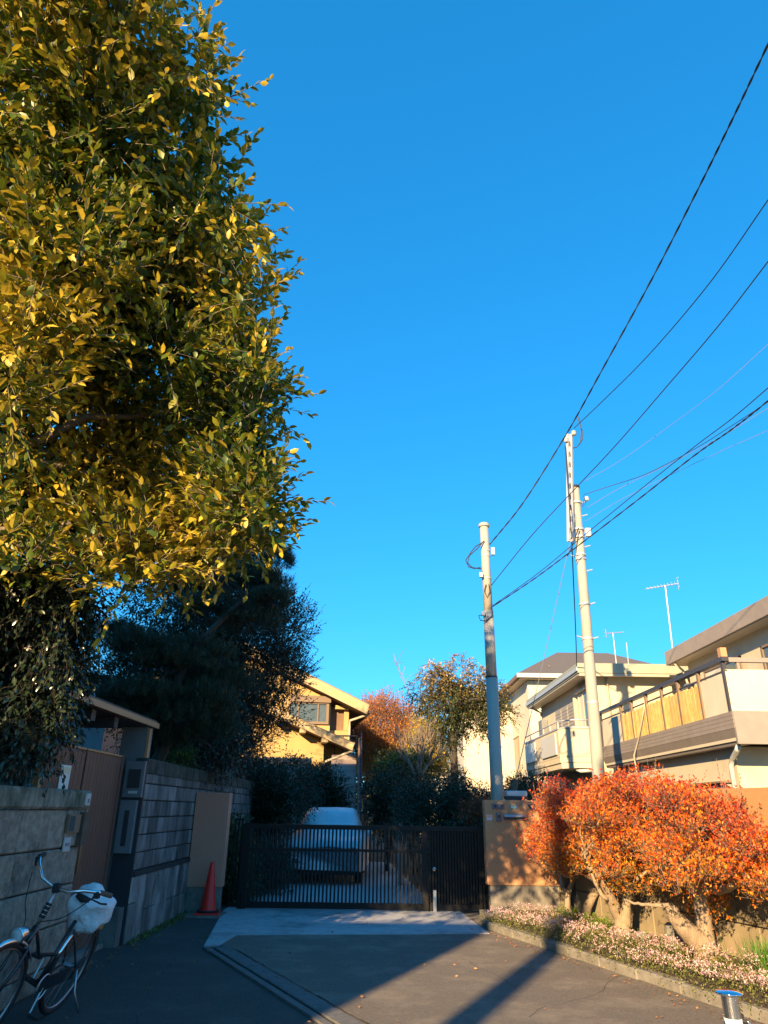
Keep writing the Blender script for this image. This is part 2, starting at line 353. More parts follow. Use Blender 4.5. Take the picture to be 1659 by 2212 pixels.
crk.build('joint_crack', mat('crack_dark', (.01, .01, .01), rough=1), gut)
sc1 = MB(); C = (1.45, 7.6)   # faint scuff rings on the asphalt are left to the material

# ============================================================ left: tuff stone wall with coping
XW = -2.95
wl = thing('stone_wall', (XW-.1, 4.5, 0), 'weathered tuff stone wall with mossy coping beside the parked bicycle', 'wall')
b = MB(); b.b2(XW-.22, XW-.03, 1.0, 7.6, 0, 1.46); b.build('wall_core', mortar, wl)
zc = [0.0, .17, .49, .81, 1.13, 1.465]
for r in range(5):
    z0, z1 = zc[r], zc[r+1]; y = 7.6; first = True
    while y > 1.2:
        L = random.uniform(.75, 1.0) if not first else [.9, 1.25, .75, 1.3, .42][r]
        if r == 4 and 6.9 < y < 7.25: L = .9
        first = False
        pr = random.uniform(-.006, .008)
        me = bmesh_box('stone', .10, L-.012, z1-z0-.012, stone_m, ch=.012)
        inst(me, 'stone', (XW-.05+pr, y-L/2, (z0+z1)/2), wl)
        y -= L
y = 7.63
while y > 1:
    L = random.uniform(1.0, 1.4); me = bmesh_box('coping_stone', .30, L-.008, .17, coping_m, ch=.02)
    inst(me, 'coping_stone', (XW-.12, y-L/2, 1.552), wl); y -= L
# end of the wall: recessed meter niche, number plate, doorbell
ib = thing('meter_box', (XW+.004, 7.3, 1.32), 'small dark recessed meter box on the stone wall end', 'meter box')
b = MB(); b.b2(XW, XW+.03, 7.17, 7.44, 1.26, 1.42); b.build('casing', frame_br, ib)
b = MB(); b.b2(XW+.03, XW+.034, 7.19, 7.30, 1.275, 1.405); b.build('glass_cover', glass, ib)
b = MB(); b.b2(XW, XW+.05, 7.47, 7.60, 1.14, 1.44); b.build('rusty_conduit', wood_pole, ib)
db = thing('number_plate', (XW+.01, 7.25, 1.1), 'square white plate with four short strokes under the meter box', 'plate')
b = MB(); b.b2(XW+.0, XW+.014, 7.18, 7.33, 1.10, 1.22); b.build('plate', white_plastic, db, bevel=.003)
b = MB()
for k in range(4): b.b2(XW+.0135, XW+.016, 7.205+.028*k, 7.213+.028*k, 1.145, 1.175)
b.build('printed_strokes', dark_panel, db)
tg = thing('doorbell', (XW+.03, 7.5, 1.5), 'small white doorbell box on the coping end', 'doorbell')
b = MB(); b.b2(XW+.03, XW+.052, 7.44, 7.55, 1.50, 1.61); b.build('casing', white_plastic, tg, bevel=.006)
b = MB(); b.b2(XW+.052, XW+.056, 7.475, 7.515, 1.525, 1.56); b.build('button', grey_panel, tg)

# door yard: double door, frame, canopy
XD = -3.25
dg = thing('double_gate_door', (XD, 8.5, 0), 'tall brown ribbed double door with long bar handles between the walls', 'door')
for (y0, y1) in ((7.12, 8.08), (8.12, 9.22)):
    lf = MB(); lf.b2(XD-.03, XD, y0, y1, .06, 2.06); lf = lf.build('door_leaf', door_brown, dg)
    n = int((y1-y0)/.1); wd = (y1-y0)/n
    me = bmesh_box('board', .012, wd-.006, 1.97, door_brown, ch=.002)
    for k in range(n): inst(me, 'board', (XD+.0065, y0+wd*(k+.5), 1.06), lf)
    t = MB(); t.b2(XD-.034, XD+.016, y0-.002, y1+.002, 2.062, 2.082); t.build('top_trim', door_trim, lf)
t = MB(); t.b2(XD-.03, XD+.02, 7.05, 7.115, .0, 2.10); t.build('side_trim', door_trim, dg)
t = MB(); t.b2(XD-.03, XD+.02, 9.222, 9.30, .0, 2.09); t.build('frame_post', door_brown, dg)
t = MB(); t.b2(XD-.1, XD+.1, 7.05, 9.3, .0, .055); t.build('threshold', concrete_edge, dg)
for y in (8.00, 8.20):
    h = MB(); h.tube([(XD+.012, y, 1.42), (XD+.07, y, 1.42)], .008, 6); h.tube([(XD+.012, y, .92), (XD+.07, y, .92)], .008, 6)
    h.tube([(XD+.075, y, .84), (XD+.075, y, 1.5)], .016, 10); h.build('bar_handle', door_trim, dg, smooth=True)
h = MB(); h.b2(XD+.012, XD+.035, 8.07, 8.13, 1.08, 1.36); h.build('lock_case', frame_br, dg, bevel=.004)
pn = thing('paper_notice', (XD+.02, 7.55, 1.62), 'white paper notice in a clear sleeve taped to the brown door', 'notice')
b = MB(); b.b2(XD+.018, XD+.021, 7.50, 7.74, 1.60, 1.88); b.build('sheet', white_paper, pn)
b = MB(); b.b2(XD+.021, XD+.0225, 7.51, 7.73, 1.80, 1.86); b.build('folded_top', mat('cream_paper', (.72, .62, .42)), pn)
# grey post unit with mailbox set between the door and the block wall
mu = thing('mailbox_post', (-3.12, 9.42, 0), 'grey intercom and mailbox column between brown door and block wall', 'mailbox')
b = MB(); b.b2(-3.235, -2.99, 9.40, 9.46, 1.60, 2.03); b.build('upper_panel', grey_panel, mu, bevel=.004)
b = MB(); b.b2(-3.18, -3.03, 9.385, 9.398, 1.71, 1.93); b.build('mesh_window', dark_panel, mu)
b = MB(); b.b2(-3.155, -3.045, 9.388, 9.398, 1.645, 1.675); b.build('name_slip', white_plastic, mu)
b = MB(); b.b2(-3.235, -3.03, 9.39, 9.46, .97, 1.57); b.build('lower_panel', grey_panel, mu, bevel=.004)
b = MB(); b.b2(-3.16, -3.10, 9.386, 9.389, 1.05, 1.45); b.build('ribbed_strip', dark_panel, mu)
b = MB(); b.b2(-3.25, -2.985, 9.46, 9.50, 0, 2.0); b.build('post', dark_panel, mu)
b = MB(); b.b2(-3.24, -3.02, 9.30, 9.45, 0, .40); b.build('stone_footing', block_lo, mu)
# canopy
cn = thing('entrance_canopy', (-4.2, 8.2, 0), 'dark flat entrance canopy with ochre edge above the brown door', 'canopy')
b = MB(); b.b2(-5.6, -3.03, 6.75, 9.78, 2.51, 2.56); b.build('roof_deck', roof_dark, cn)
b = MB(); b.b2(-3.028, -3.0, 6.73, 9.8, 2.465, 2.53); b.build('edge_board', door_trim, cn)
b = MB(); b.b2(-5.6, -3.06, 6.77, 9.76, 2.46, 2.505); b.build('soffit', dark_panel, cn)
for y in (7.0, 7.7, 8.4): b = MB(); b.b2(-5.5, -3.1, y, y+.12, 2.34, 2.458); b.build('beam', dark_panel, cn)
b = MB(); b.b2(-3.38, -3.06, 9.5, 9.74, 0, 2.455); b.build('column', grey_panel, cn)
b = MB(); b.b2(-3.056, -3.02, 9.5, 9.56, 1.95, 2.435); b.build('ochre_strip', door_trim, cn)
b = MB(); b.b2(-5.6, -5.45, 5.8, 9.7, 0, 2.455); b.build('back_wall', grey_panel, cn)
# block wall
XB = -3.0
bw = thing('block_wall', (XB-.1, 13, 0), 'stained grey concrete block wall running back from the brown door', 'wall')
b = MB(); b.b2(XB-.14, XB-.02, 9.50, 19.4, 0, 2.05); b.build('wall_core', mortar, bw)
me = bmesh_box('block', .12, .383, .186, block_m, ch=.008); mh = bmesh_box('half_block', .12, .19, .190, block_m, ch=.006)
cap = bmesh_box('cap_block', .17, .388, .195, mat('mossy_cap', (.04, .04, .035), (.10, .095, .085), 6, .9, .6, 60, rnd=.2, c3=(.035, .05, .02), s3=4), ch=.02)
for r in range(6):
    z = .775+.2*r+.095; y = 9.48; 
    if r % 2: inst(mh, 'half_block', (XB-.06+random.uniform(-.003, .003), y+.097, z), bw); y += .197
    while y < 19.2: inst(me, 'block', (XB-.06+random.uniform(-.003, .003), y+.197, z), bw, (0, 0, random.uniform(-.003, .003))); y += .397
y = 9.48
while y < 19.2: inst(cap, 'cap_block', (XB-.07, y+.197, 1.975+random.uniform(-.003, .003)), bw); y += .397
b = MB(); b.b2(XB-.1, XB+.035, 9.5, 19.4, .715, .765); b.build('ledge', mortar, bw)
y = 9.46
while y < 12.6:
    L = random.choice([.2, .27, .34]); hsplit = random.choice([0, .3, .42])
    for (a, c) in (((.0, hsplit), (hsplit, .71)) if hsplit else ((.0, .71),)):
        me2 = bmesh_box('base_slab', .12, L-.008, c-a-.008, block_lo, ch=.008); inst(me2, 'base_slab', (XB-.03+random.uniform(-.008, .008), y+L/2, (a+c)/2), bw, (0, random.uniform(-.012, .012), 0))
    y += L
# tan pier left of the gate
lp = thing('tan_gate_pier', (-2.71, 12.3, 0), 'plain tan stucco gate pier behind the red traffic cone', 'pier')
b = MB(); b.b2(-2.985, -2.44, 12.2, 12.42, .36, 1.72); b.build('stucco_slab', mat('bounce_tinted_stucco', (.58, .245, .16), (.66, .28, .185), 30, .9, .45, 260, c3=(.48, .21, .14), s3=1.6, f3=.58), lp, bevel=.006)  # same stucco as the right pier, reddened to stand in for warm bounced light
b = MB(); b.b2(-2.97, -2.46, 12.22, 12.40, 0, .36); b.build('concrete_base', concrete_edge, lp)
cs = MB(); cs.b2(-2.9, -2.32, 11.72, 12.2, 0, .03); struct(cs.build('concrete_pad', concrete_edge))
# traffic cone
co = thing('traffic_cone', (-2.56, 11.95, .03), 'faded red traffic cone standing in front of the tan pier', 'traffic cone')
cc = (-2.56, 11.95, .03)
b = MB(); b.lathe([(.135, .03), (.128, .05), (.115, .07), (.03, .69), (.022, .70), (.012, .70)], cc, 28); b.build('cone_body', cone_red, co, smooth=True)
b = MB(); b.box(cc[0], cc[1], .043, .37, .37, .025, .1); b.build('base_plate', cone_red, co, bevel=.01)
b = MB(); b.lathe([(.15, .027), (.165, .03), (.165, .052), (.14, .056)], cc, 24); b.build('weight_ring', rubber, co, smooth=True)

# ============================================================ sliding gate
YG = 12.72
gt = thing('sliding_gate', (-.6, YG, 0), 'black barred sliding driveway gate shutting the drive', 'gate')
b = MB(); b.b2(-2.27, -2.13, YG-.03, YG+.03, .02, 1.255); b.build('end_stile', blackmetal, gt, bevel=.004)
b = MB(); b.b2(-2.27, 1.70, YG-.025, YG+.025, 1.185, 1.255); b.build('top_rail', blackmetal, gt)
b = MB(); b.b2(-2.27, 1.70, YG-.025, YG+.025, .03, .12); b.build('bottom_rail', blackmetal, gt)
b = MB(); b.b2(-2.13, .70, YG-.02, YG+.02, .855, .895); b.build('middle_rail', blackmetal, gt)
b = MB(); b.b2(.70, .80, YG-.03, YG+.03, .02, 1.185); b.build('centre_stile', blackmetal, gt)
b = MB(); b.b2(1.62, 1.72, YG-.035, YG+.035, 0, 1.28); b.build('right_stile', blackmetal, gt)
me = bmesh_box('bar', .030, .022, 1.062, blackmetal)
for k in range(45): inst(me, 'bar', (-2.085+.0623*k, YG, .653), gt)
for k in range(17): inst(me, 'bar', (.83+.0475*k, YG, .653), gt, None, (1.02, 1, 1))
for k in range(16): inst(me, 'bar', (.85+.0475*k, YG+.06, .653), gt, None, (1.02, 1, 1))
b = MB(); b.b2(.875, .925, YG-.07, YG-.03, 0, .32); b.build('drop_bolt_tube', alu, gt)
b = MB(); b.tube([(-2.2, YG-.05, .0), (-2.2, YG-.05, .25)], .012, 6); b.tube([(.80, YG-.05, .0), (.80, YG-.05, .25)], .012, 6); b.tube([(1.66, YG-.06, 0), (1.66, YG-.06, .5)], .012, 6); b.build('drop_bolts', blackmetal, gt)
b = MB(); b.lathe([(.022, 0), (.03, .006), (.0, .02)], (.90, YG-.035, .62), 12, (np.array([1., 0, 0]), np.array([0, 0, 1.]), np.array([0, -1., 0]))); b.build('latch_knob', alu, gt)
sg = thing('side_fence', (-2.4, 13.0, 0), 'narrow black railing between tan pier and gate post', 'railing')
b = MB(); b.b2(-2.46, -2.30, 12.9, 12.94, 1.30, 1.33); b.build('top_rail', blackmetal, sg)
for x in (-2.44, -2.38, -2.32): b = MB(); b.b2(x-.012, x+.012, 12.9, 12.93, 0, 1.3); b.build('bar', blackmetal, sg)

# ============================================================ right pier with letterbox, and planter walls
rp = thing('gate_pier_wall', (2.25, 12.4, 0), 'long tan stucco pier with letter slot and nameplates right of gate', 'pier')
b = MB(); b.b2(1.70, 2.83, 12.25, 12.5, .44, 1.67); b.build('stucco_slab', stucco_tan, rp, bevel=.006)
b = MB(); b.b2(1.74, 2.82, 12.27, 12.48, 0, .44); b.build('concrete_base', concrete_edge, rp)
YP = 12.25
def px(x, y): q = atY((1930+x/6.636)/1.852, (3190+y/6.636)/1.852, YP-.01); return q[0], q[2]
def plate(x0, y0, x1, y1, d, m, name, parent, bev=.002, y_off=0.):
    a, c = px(x0, y0), px(x1, y1); b = MB(); b.b2(a[0], c[0], YP-d-y_off, YP-.0005-y_off, c[1], a[1]); return b.build(name, m, parent, bevel=bev)
np1 = plate(250, 160, 580, 315, .02, slate, 'nameplate', rp)
b = MB()
def stroke(x0, y0, x1, y1, w=.006, off=.0225):
    a, c = px(x0, y0), px(x1, y1); b.tube([(a[0], YP-off, a[1]), (c[0], YP-off, c[1])], w, 4)
for s in ((305, 225, 350, 225), (330, 205, 330, 245), (355, 200, 352, 265), (362, 210, 372, 255), (310, 245, 345, 262), (490, 215, 520, 215), (510, 200, 508, 250), (518, 205, 528, 245), (495, 235, 520, 232)): stroke(*s, w=.0045)
b.build('engraved_marks', dark_panel, np1)
np2 = plate(735, 210, 925, 310, .008, teal, 'number_plate', rp)
b = MB()
for s in ((770, 285, 782, 240), (782, 240, 792, 285), (760, 272, 798, 272), (815, 270, 830, 270), (845, 245, 862, 240), (862, 240, 845, 285), (845, 285, 868, 285), (880, 240, 900, 245), (900, 245, 885, 262), (885, 262, 903, 272), (903, 272, 880, 288)): stroke(*s, w=.003, off=.010)
b.build('plate_digits', pale_blue, np2)
np3 = plate(1150, 180, 1470, 340, .02, slate, 'nameplate', rp)
b = MB()
for s in ((1210, 240, 1240, 200), (1225, 225, 1225, 262), (1240, 235, 1252, 250), (1245, 265, 1275, 265), (1245, 265, 1245, 300), (1275, 265, 1275, 300), (1245, 300, 1275, 300), (1238, 282, 1282, 282)): stroke(*s, w=.0045)
b.build('engraved_marks', dark_panel, np3)
ic = plate(355, 405, 510, 640, .03, slate, 'intercom', rp); plate(402, 435, 462, 540, .034, dark_panel, 'lens_window', ic, 0, .0); plate(410, 440, 455, 455, .038, pale_blue, 'glint', ic, 0)
ls = plate(560, 440, 1140, 610, .02, slate, 'letter_slot', rp)
a, c = px(570, 450), px(1130, 520)
b = MB(); b.extr([(a[0], YP-.02, a[1]), (a[0], YP-.075, c[1]), (a[0], YP-.070, c[1]-.006), (a[0], YP-.02, a[1]-.012)], (c[0]-a[0], 0, 0)); b.build('slot_flap', galv, ls)
plate(610, 530, 1135, 575, .0225, dark_panel, 'slot_mouth', ls, 0)
stk = plate(115, 460, 255, 610, .003, white_paper, 'sticker', rp, 0)
plate(130, 465, 235, 550, .0045, pink_print, 'pink_print', stk, 0); plate(120, 566, 255, 606, .0045, pale_blue, 'blue_print', stk, 0)
mb = thing('parcel_mailbox', (2.2, 12.6, 1.67), 'silver lidded mailbox behind the top of the tan pier', 'mailbox')
a = atY(1092, 1708, 12.62); c = atY(1135, 1721, 12.62)
b = MB(); b.b2(a[0], c[0]+.02, 12.56, 12.8, 1.5, c[2]); b.build('box_body', dark_panel, mb)
b = MB(); b.b2(a[0], c[0]+.02, 12.55, 12.8, c[2]+.002, a[2]); b.build('lid', galv, mb, bevel=.01)
# upper stucco wall on a tiled retaining wall, angled along the planting bed
WA, WB2 = np.array([2.835, 12.30]), np.array([4.80, 5.3]); wd_ = norm(WB2-WA); wn = np.array([wd_[1], -wd_[0]]); wn = -wn if wn[0] > 0 else wn    # wn faces the bed
WL = np.linalg.norm(WB2-WA); wang = math.atan2(wd_[1], wd_[0])
rw = thing('garden_wall', (WA[0]+1, 9, 0), 'tan stucco garden wall on a tiled retaining base behind the orange shrubs', 'wall')
def wp(t, o): q = WA+wd_*t+wn*o; return q
q = wp(WL/2, -.1)
b = MB(); b.box(q[0], q[1], (.85+1.77)/2, WL, .18, .92, wang); b.build('stucco_band', stucco_dk, rw, bevel=.006)
b = MB(); b.box(q[0], q[1], .425, WL, .12, .85, wang); b.build('wall_core', concrete_edge, rw)
me = bmesh_box('tile', .585, .06, .405, tile_m, ch=.006)
for r in range(2):
    t = .1+.3*r
    while t < WL: qq = wp(t+.15, -.03+random.uniform(-.003, .003)); inst(me, 'tile', (qq[0], qq[1], .215+.42*r), rw, (0, 0, wang)); t += .60
# planting bed
K = [(1.52, 11.35), (1.56, 10.97), (2.0, 9.68), (2.39, 8.61), (2.98, 6.83), (3.60, 5.0), (4.3, 3.0)]
bed = MB(); bed.prism(K + [(5.3, 3.0), tuple(WB2), tuple(WA), (1.75, 12.24)], 0, .10); struct(bed.build('planting_bed', soil))
kb = struct(thing('planter_kerb', (2.2, 9, 0), 'x', 'x')); del kb['label'], kb['category']
for i in range(len(K)-1):
    a, c = np.array(K[i]), np.array(K[i+1]); L = np.linalg.norm(c-a); n = max(1, round(L/.6)); d = (c-a)/L
    for k in range(n):
        q = a+d*L*(k+.5)/n; me2 = bmesh_box('kerb_stone', L/n-.006, .12, .10, concrete_edge, ch=.012)
        inst(me2, 'kerb_stone', (q[0], q[1], .05+random.uniform(-.004, .004)), kb, (0, 0, math.atan2(d[1], d[0])+random.uniform(-.01, .01)))
b = MB(); b.b2(1.55, 1.85, 11.3, 12.2, 0, .11); kb2 = b.build('kerb_return', concrete_edge, kb)
# hairline cracks and patched joints wandering over the two asphalts
ck = struct(thing('asphalt_cracks', (0, 8, 0), 'x', 'x')); del ck['label'], ck['category']
for (x, y, dx, dy, n) in ((.9, 8.9, .05, -.14, 10), (-2.2, 8.8, .03, -.16, 16), (1.2, 6.6, .10, .12, 14), (.2, 10.3, .15, -.06, 12)):
    pts = [(x, y)]; 
    for i in range(n): pts.append((pts[-1][0]+dx+random.uniform(-.05, .05), pts[-1][1]+dy+random.uniform(-.05, .05)))
    b = MB()
    for a, c in zip(pts, pts[1:]):
        d = np.array(c)-np.array(a); q = np.array([-d[1], d[0]])/np.linalg.norm(d)*random.uniform(.0008, .0022)
        b.add([(a[0]-q[0], a[1]-q[1], .0125), (c[0]-q[0], c[1]-q[1], .0125), (c[0]+q[0], c[1]+q[1], .0125), (a[0]+q[0], a[1]+q[1], .0125)], [(0, 1, 2, 3)])
    b.build('crack', MATS['crack_dark'], ck)
# ============================================================ right house with the bamboo balcony
def sh(x, y, X): r = ray(x, y); return r*(X/r[0]) + EYE
h1 = thing('balcony_house', (9, 15, 0), 'cream house with long bamboo screened balcony at the right edge', 'house')
b = MB(); b.b2(6.32, 14, 13.05, 19.8, 0, 2.62); b.b2(8.6, 14, 12.95, 19.6, 3.1, 5.42); b.build('wall', cream, h1)
b = MB(); b.b2(8.15, 14.5, 12.2, 20.0, 5.40, 5.78); b.build('roof_fascia', grey_fascia, h1, bevel=.01)
b = MB(); b.b2(8.2, 14.5, 12.25, 19.95, 5.382, 5.398); b.build('soffit', frame_lt, h1)
b = MB(); b.extr([(8.2, 12.3, 5.782), (14.5, 12.3, 5.782), (11.3, 12.3, 6.9)], (0, 7.6, 0)); b.build('roof', roof_dark, h1)
b = MB(); b.b2(6.08, 14, 12.34, 19.9, 2.66, 3.08); b.build('balcony_slab', cream, h1)
for k in range(4): b = MB(); b.b2(6.03, 6.078, 12.30, 19.92, 2.86+.07*k, 2.862+.07*k+.064); b.build('cladding_board', fascia_bar, h1)
b = MB(); b.extr([(6.03, 12.3, 2.855), (6.12, 12.3, 2.60), (6.3, 12.3, 2.60), (6.3, 12.3, 2.855)], (0, 7.62, 0)); b.build('lower_cladding', fascia_bar, h1)
b = MB(); b.b2(6.04, 14, 12.28, 12.335, 2.60, 3.14); b.build('front_cladding', fascia_bar, h1)
for q_ in ((6.07, 14, 12.36, 12.44, 3.08, 3.86), (6.07, 6.13, 12.45, 13.42, 3.08, 3.80), (6.07, 6.13, 18.05, 19.88, 3.08, 3.80)): MB().b2(*q_).build('parapet', white_wall, h1)
b = MB(); b.b2(6.02, 6.14, 12.3, 19.9, 4.0, 4.075); b.build('top_rail', rail_dark, h1)
b = MB(); b.b2(6.07, 6.11, 12.36, 19.9, 3.83, 3.855); b.build('lower_rail', rail_dark, h1)
b = MB(); b.b2(6.15, 14, 12.34, 12.42, 3.99, 4.07); b.build('front_rail', fascia_bar, h1)
for x in (6.3, 7.3, 8.3, 9.3): b = MB(); b.b2(x, x+.05, 12.36, 12.41, 3.86, 3.99); b.build('rail_post', fascia_bar, h1)
for y in (12.4, 13.45, 14.45, 15.35, 16.3, 17.3, 18.1, 19.85): b = MB(); b.b2(6.04, 6.10, y-.035, y+.035, 3.08, 4.0); b.build('balcony_post', frame_br if y not in (12.4, 19.85) else rail_dark, h1)
me = bmesh_box('bamboo_cane', .026, .03, .70, bamboo)
y = 13.52
while y < 18.02:
    if min(abs(y-q) for q in (14.45, 15.35, 16.3, 17.3)) > .05:
        hh = random.uniform(.93, 1.0); inst(me, 'bamboo_cane', (6.055, y, 3.085+.35*hh), h1, (random.uniform(-.02, .02), 0, 0), (1, 1, hh))
    y += random.choice([.036, .04, .05])
for z in (3.25, 3.45, 3.65): b = MB(); b.b2(6.075, 6.09, 13.46, 18.05, z, z+.025); b.build('tie_cane', bamboo, h1)
b = MB(); b.b2(6.03, 6.14, 12.32, 12.44, 4.08, 4.24); b.build('ochre_finial', door_trim, h1)
# upstairs sliding doors, downstairs windows
def window(parent, X, y0, y1, z0, z1, fm, nsplit=2, face='x', curt=True, dp=.05):
    # built on a wall plane: face 'x' -> looks towards -X; face 'y' -> looks towards -Y (X is then Y of the wall, y0..y1 the x range)
    def B(a0, a1, d0, d1, zz0, zz1):
        b = MB(); (b.b2(X-d1, X-d0, a0, a1, zz0, zz1) if face == 'x' else b.b2(a0, a1, X-d1, X-d0, zz0, zz1)); return b
    f = B(y0, y1, -.01, dp, z0, z0+.05); 
    for (p, q, r, s) in ((y0, y1, z1-.05, z1), (y0, y0+.05, z0, z1), (y1-.05, y1, z0, z1)):
        (f.b2(X-dp+.001, X+.01, p, q, r, s) if face == 'x' else f.b2(p, q, X-dp+.001, X+.01, r, s))
    w_ = (y1-y0)/nsplit
    for k in range(1, nsplit): (f.b2(X-dp+.003, X+.01, y0+w_*k-.025, y0+w_*k+.025, z0+.05, z1-.05) if face == 'x' else f.b2(y0+w_*k-.025, y0+w_*k+.025, X-dp+.003, X+.01, z0+.05, z1-.05))
    f = f.build('window', fm, parent)
    for k in range(nsplit): B(y0+w_*k+.026, y0+w_*(k+1)-.026, .008, .016, z0+.051, z1-.051).build('pane', glass if (k % 2 == 0 or not curt) else curtain, f)
    return f
window(h1, 8.6, 13.4, 15.6, 3.15, 5.0, frame_br, 3)
window(h1, 8.6, 16.6, 18.6, 3.15, 5.0, frame_br, 2)
wz = sh(1441, 1673, 6.7)[2]
window(h1, 6.32, 14.2, 16.7, .6, 1.98, frame_br, 2)
b = MB(); b.b2(6.20, 6.33, 13.3, 14.16, .6, 2.0); sb = b.build('shutter_box', shutter_m, h1)
for k in range(9): b = MB(); b.b2(6.192, 6.199, 13.35, 14.12, .68+.14*k, .80+.14*k); b.build('slat', shutter_m, sb)
b = MB(); b.b2(6.12, 6.33, 13.28, 16.8, 2.02, 2.05); b.build('window_hood', frame_br, h1)
window(h1, 6.32, 17.4, 18.5, .9, 1.95, frame_br, 2)
b = MB(); b.b2(6.28, 6.319, 16.9, 16.97, 0, 2.6); b.build('wall_batten', cream, h1)
b = MB(); b.tube([(6.14, 12.5, 2.58), (6.15, 12.6, 2.52), (6.24, 13.0, 2.42), (6.25, 13.12, 2.30), (6.25, 13.12, 0)], .045, 10); b.build('downpipe', white_plastic, h1, smooth=True)
b = MB(); b.tube([(8.2, 19.5, 5.36), (8.45, 19.62, 5.2), (8.58, 19.62, 4.6), (8.58, 19.62, 3.1)], .035, 8); b.build('downpipe', frame_lt, h1, smooth=True)
tp = thing('dark_tarpaulin', (6.5, 15, 3.1), 'dark tarpaulin bundled behind the bamboo balcony rail', 'tarpaulin')
b = MB(); b.extr([(6.35, 14.1, 3.1), (6.32, 14.25, 3.94), (6.36, 14.8, 4.02), (6.34, 15.25, 3.80), (6.38, 15.3, 3.1)], (.35, 0, 0)); b.build('tarpaulin', grey_panel, tp, bevel=.03)
ac = thing('air_conditioner', (6.3, 22.6, 0), 'pale air conditioner unit under the cream house balcony', 'air conditioner')
b = MB(); b.b2(6.05, 6.38, 24.4, 25.1, 1.55, 2.1); b.build('casing', frame_lt, ac, bevel=.01)
b = MB(); b.lathe([(.2, 0), (.2, .01)], (6.045, 24.68, 1.83), 18, (np.array([0, 1., 0]), np.array([0, 0, 1.]), np.array([-1., 0, 0]))); b.build('fan_grille', dark_panel, ac)
b = MB(); b.b2(6.1, 6.34, 24.5, 25.0, 0, 1.548); b.build('stand', galv, ac)
hz = thing('hanging_hose', (6.0, 17, 3), 'pale hose looping down from the bamboo balcony to the lower window', 'hose')
b = MB(); b.tube([(6.12, 16.35, 4.05), (6.0, 16.4, 3.6), (6.0, 16.9, 3.1), (5.98, 17.3, 2.75), (5.98, 17.25, 2.3), (6.1, 16.9, 1.9), (6.24, 16.6, 1.72)], .018, 8); b.build('hose', frame_lt, hz, smooth=True)

# ============================================================ cream house with the small balcony
h2 = thing('cream_house', (9, 25, 0), 'cream two storey house with white panelled balcony behind the second pole', 'house')
b = MB(); b.b2(6.4, 12.5, 21.6, 28.6, 0, 5.36); b.build('wall', cream, h2)
b = MB(); b.b2(5.9, 13, 21.08, 29, 5.36, 5.66); b.build('roof_fascia', green_fascia, h2, bevel=.015)
b = MB(); b.b2(5.86, 5.895, 21.06, 29, 5.42, 5.52); b.build('side_gutter', galv, h2)
b = MB(); b.b2(5.95, 13, 21.1, 21.2, 5.28, 5.355); b.b2(5.93, 6.35, 21.21, 28.95, 5.31, 5.355); b.build('soffit', frame_lt, h2)
b = MB(); b.extr([(5.95, 21.1, 5.662), (13, 21.1, 5.662), (9.5, 24, 5.9)], (0, 7.8, 0)); b.build('roof', green_fascia, h2)
BX = 5.32
b = MB(); b.prism([(BX, 21.75), (BX+.35, 21.3), (6.38, 21.3), (6.38, 26.9), (BX, 26.9)], 3.0, 3.78); b.build('parapet', cream, h2)
for k, z in enumerate((2.68, 2.84)): b = MB(); b.prism([(BX+.03*(1-k), 21.75), (BX+.36+.02*(1-k), 21.28+.02*(1-k)), (6.38, 21.28+.02*(1-k)), (6.38, 26.92), (BX+.03*(1-k), 26.92)], z, z+.152); b.build('skirt_board', cream, h2)
for (y0, y1) in ((22.0, 24.0), (25.0, 26.7)): b = MB(); b.b2(BX-.045, BX-.005, y0, y1, 3.08, 3.70); b.build('white_panel', white_plastic, h2, bevel=.01)
b = MB(); b.prism([(BX-.02, 21.74), (BX+.34, 21.27), (6.38, 21.27), (6.38, 21.34), (BX+.38, 21.34), (BX+.05, 21.78), (BX+.05, 26.92), (BX-.02, 26.92)], 3.785, 3.83); b.build('parapet_cap', galv, h2)
b = MB(); b.tube([(6.38, 21.33, 4.02), (BX+.37, 21.33, 4.02), (BX+.03, 21.78, 4.02), (BX+.03, 26.9, 4.02)], .022, 8); b.build('hand_rail', galv, h2, smooth=True)
for y in (21.8, 22.8, 23.8, 24.9, 25.9, 26.85): b = MB(); b.tube([(BX+.03, y, 3.83), (BX+.03, y, 4.02)], .02, 6); b.build('rail_post', galv, h2)
for y0 in (23.4, 24.3, 25.2):
    b = MB(); b.b2(6.33, 6.40, y0, y0+.86, 3.2, 4.85); s_ = b.build('louvre_shutter', shutter_m, h2)
    for k in range(14): b = MB(); b.b2(6.318, 6.329, y0+.05, y0+.81, 3.3+.108*k, 3.385+.108*k); b.build('slat', shutter_m, s_)
b = MB(); b.b2(6.28, 6.40, 23.28, 23.38, 3.1, 4.95); b.build('shutter_stop', frame_lt, h2)
window(h2, 6.4, 21.95, 23.0, 3.1, 5.0, frame_lt, 2)
b = MB(); b.b2(6.26, 6.40, 21.85, 23.1, 5.02, 5.08); b.build('window_hood', frame_lt, h2)
b = MB(); b.tube([(6.0, 28.6, 5.33), (6.2, 28.5, 5.2), (6.33, 28.4, 5.1), (6.33, 28.4, 2.8)], .04, 8); b.tube([(6.9, 21.5, 5.3), (6.9, 21.56, 5.1), (6.9, 21.56, 0)], .035, 8); b.build('downpipe', frame_lt, h2, smooth=True)
b = MB(); b.b2(6.15, 6.38, 27.6, 28.2, 4.15, 4.75); b.build('wall_box', grey_panel, h2)
b = MB(); b.tube([(6.1, 21.35, 2.62), (5.8, 21.4, 2.60), (5.72, 21.5, 2.64)], .05, 8); b.build('balcony_drain', white_plastic, h2, smooth=True)
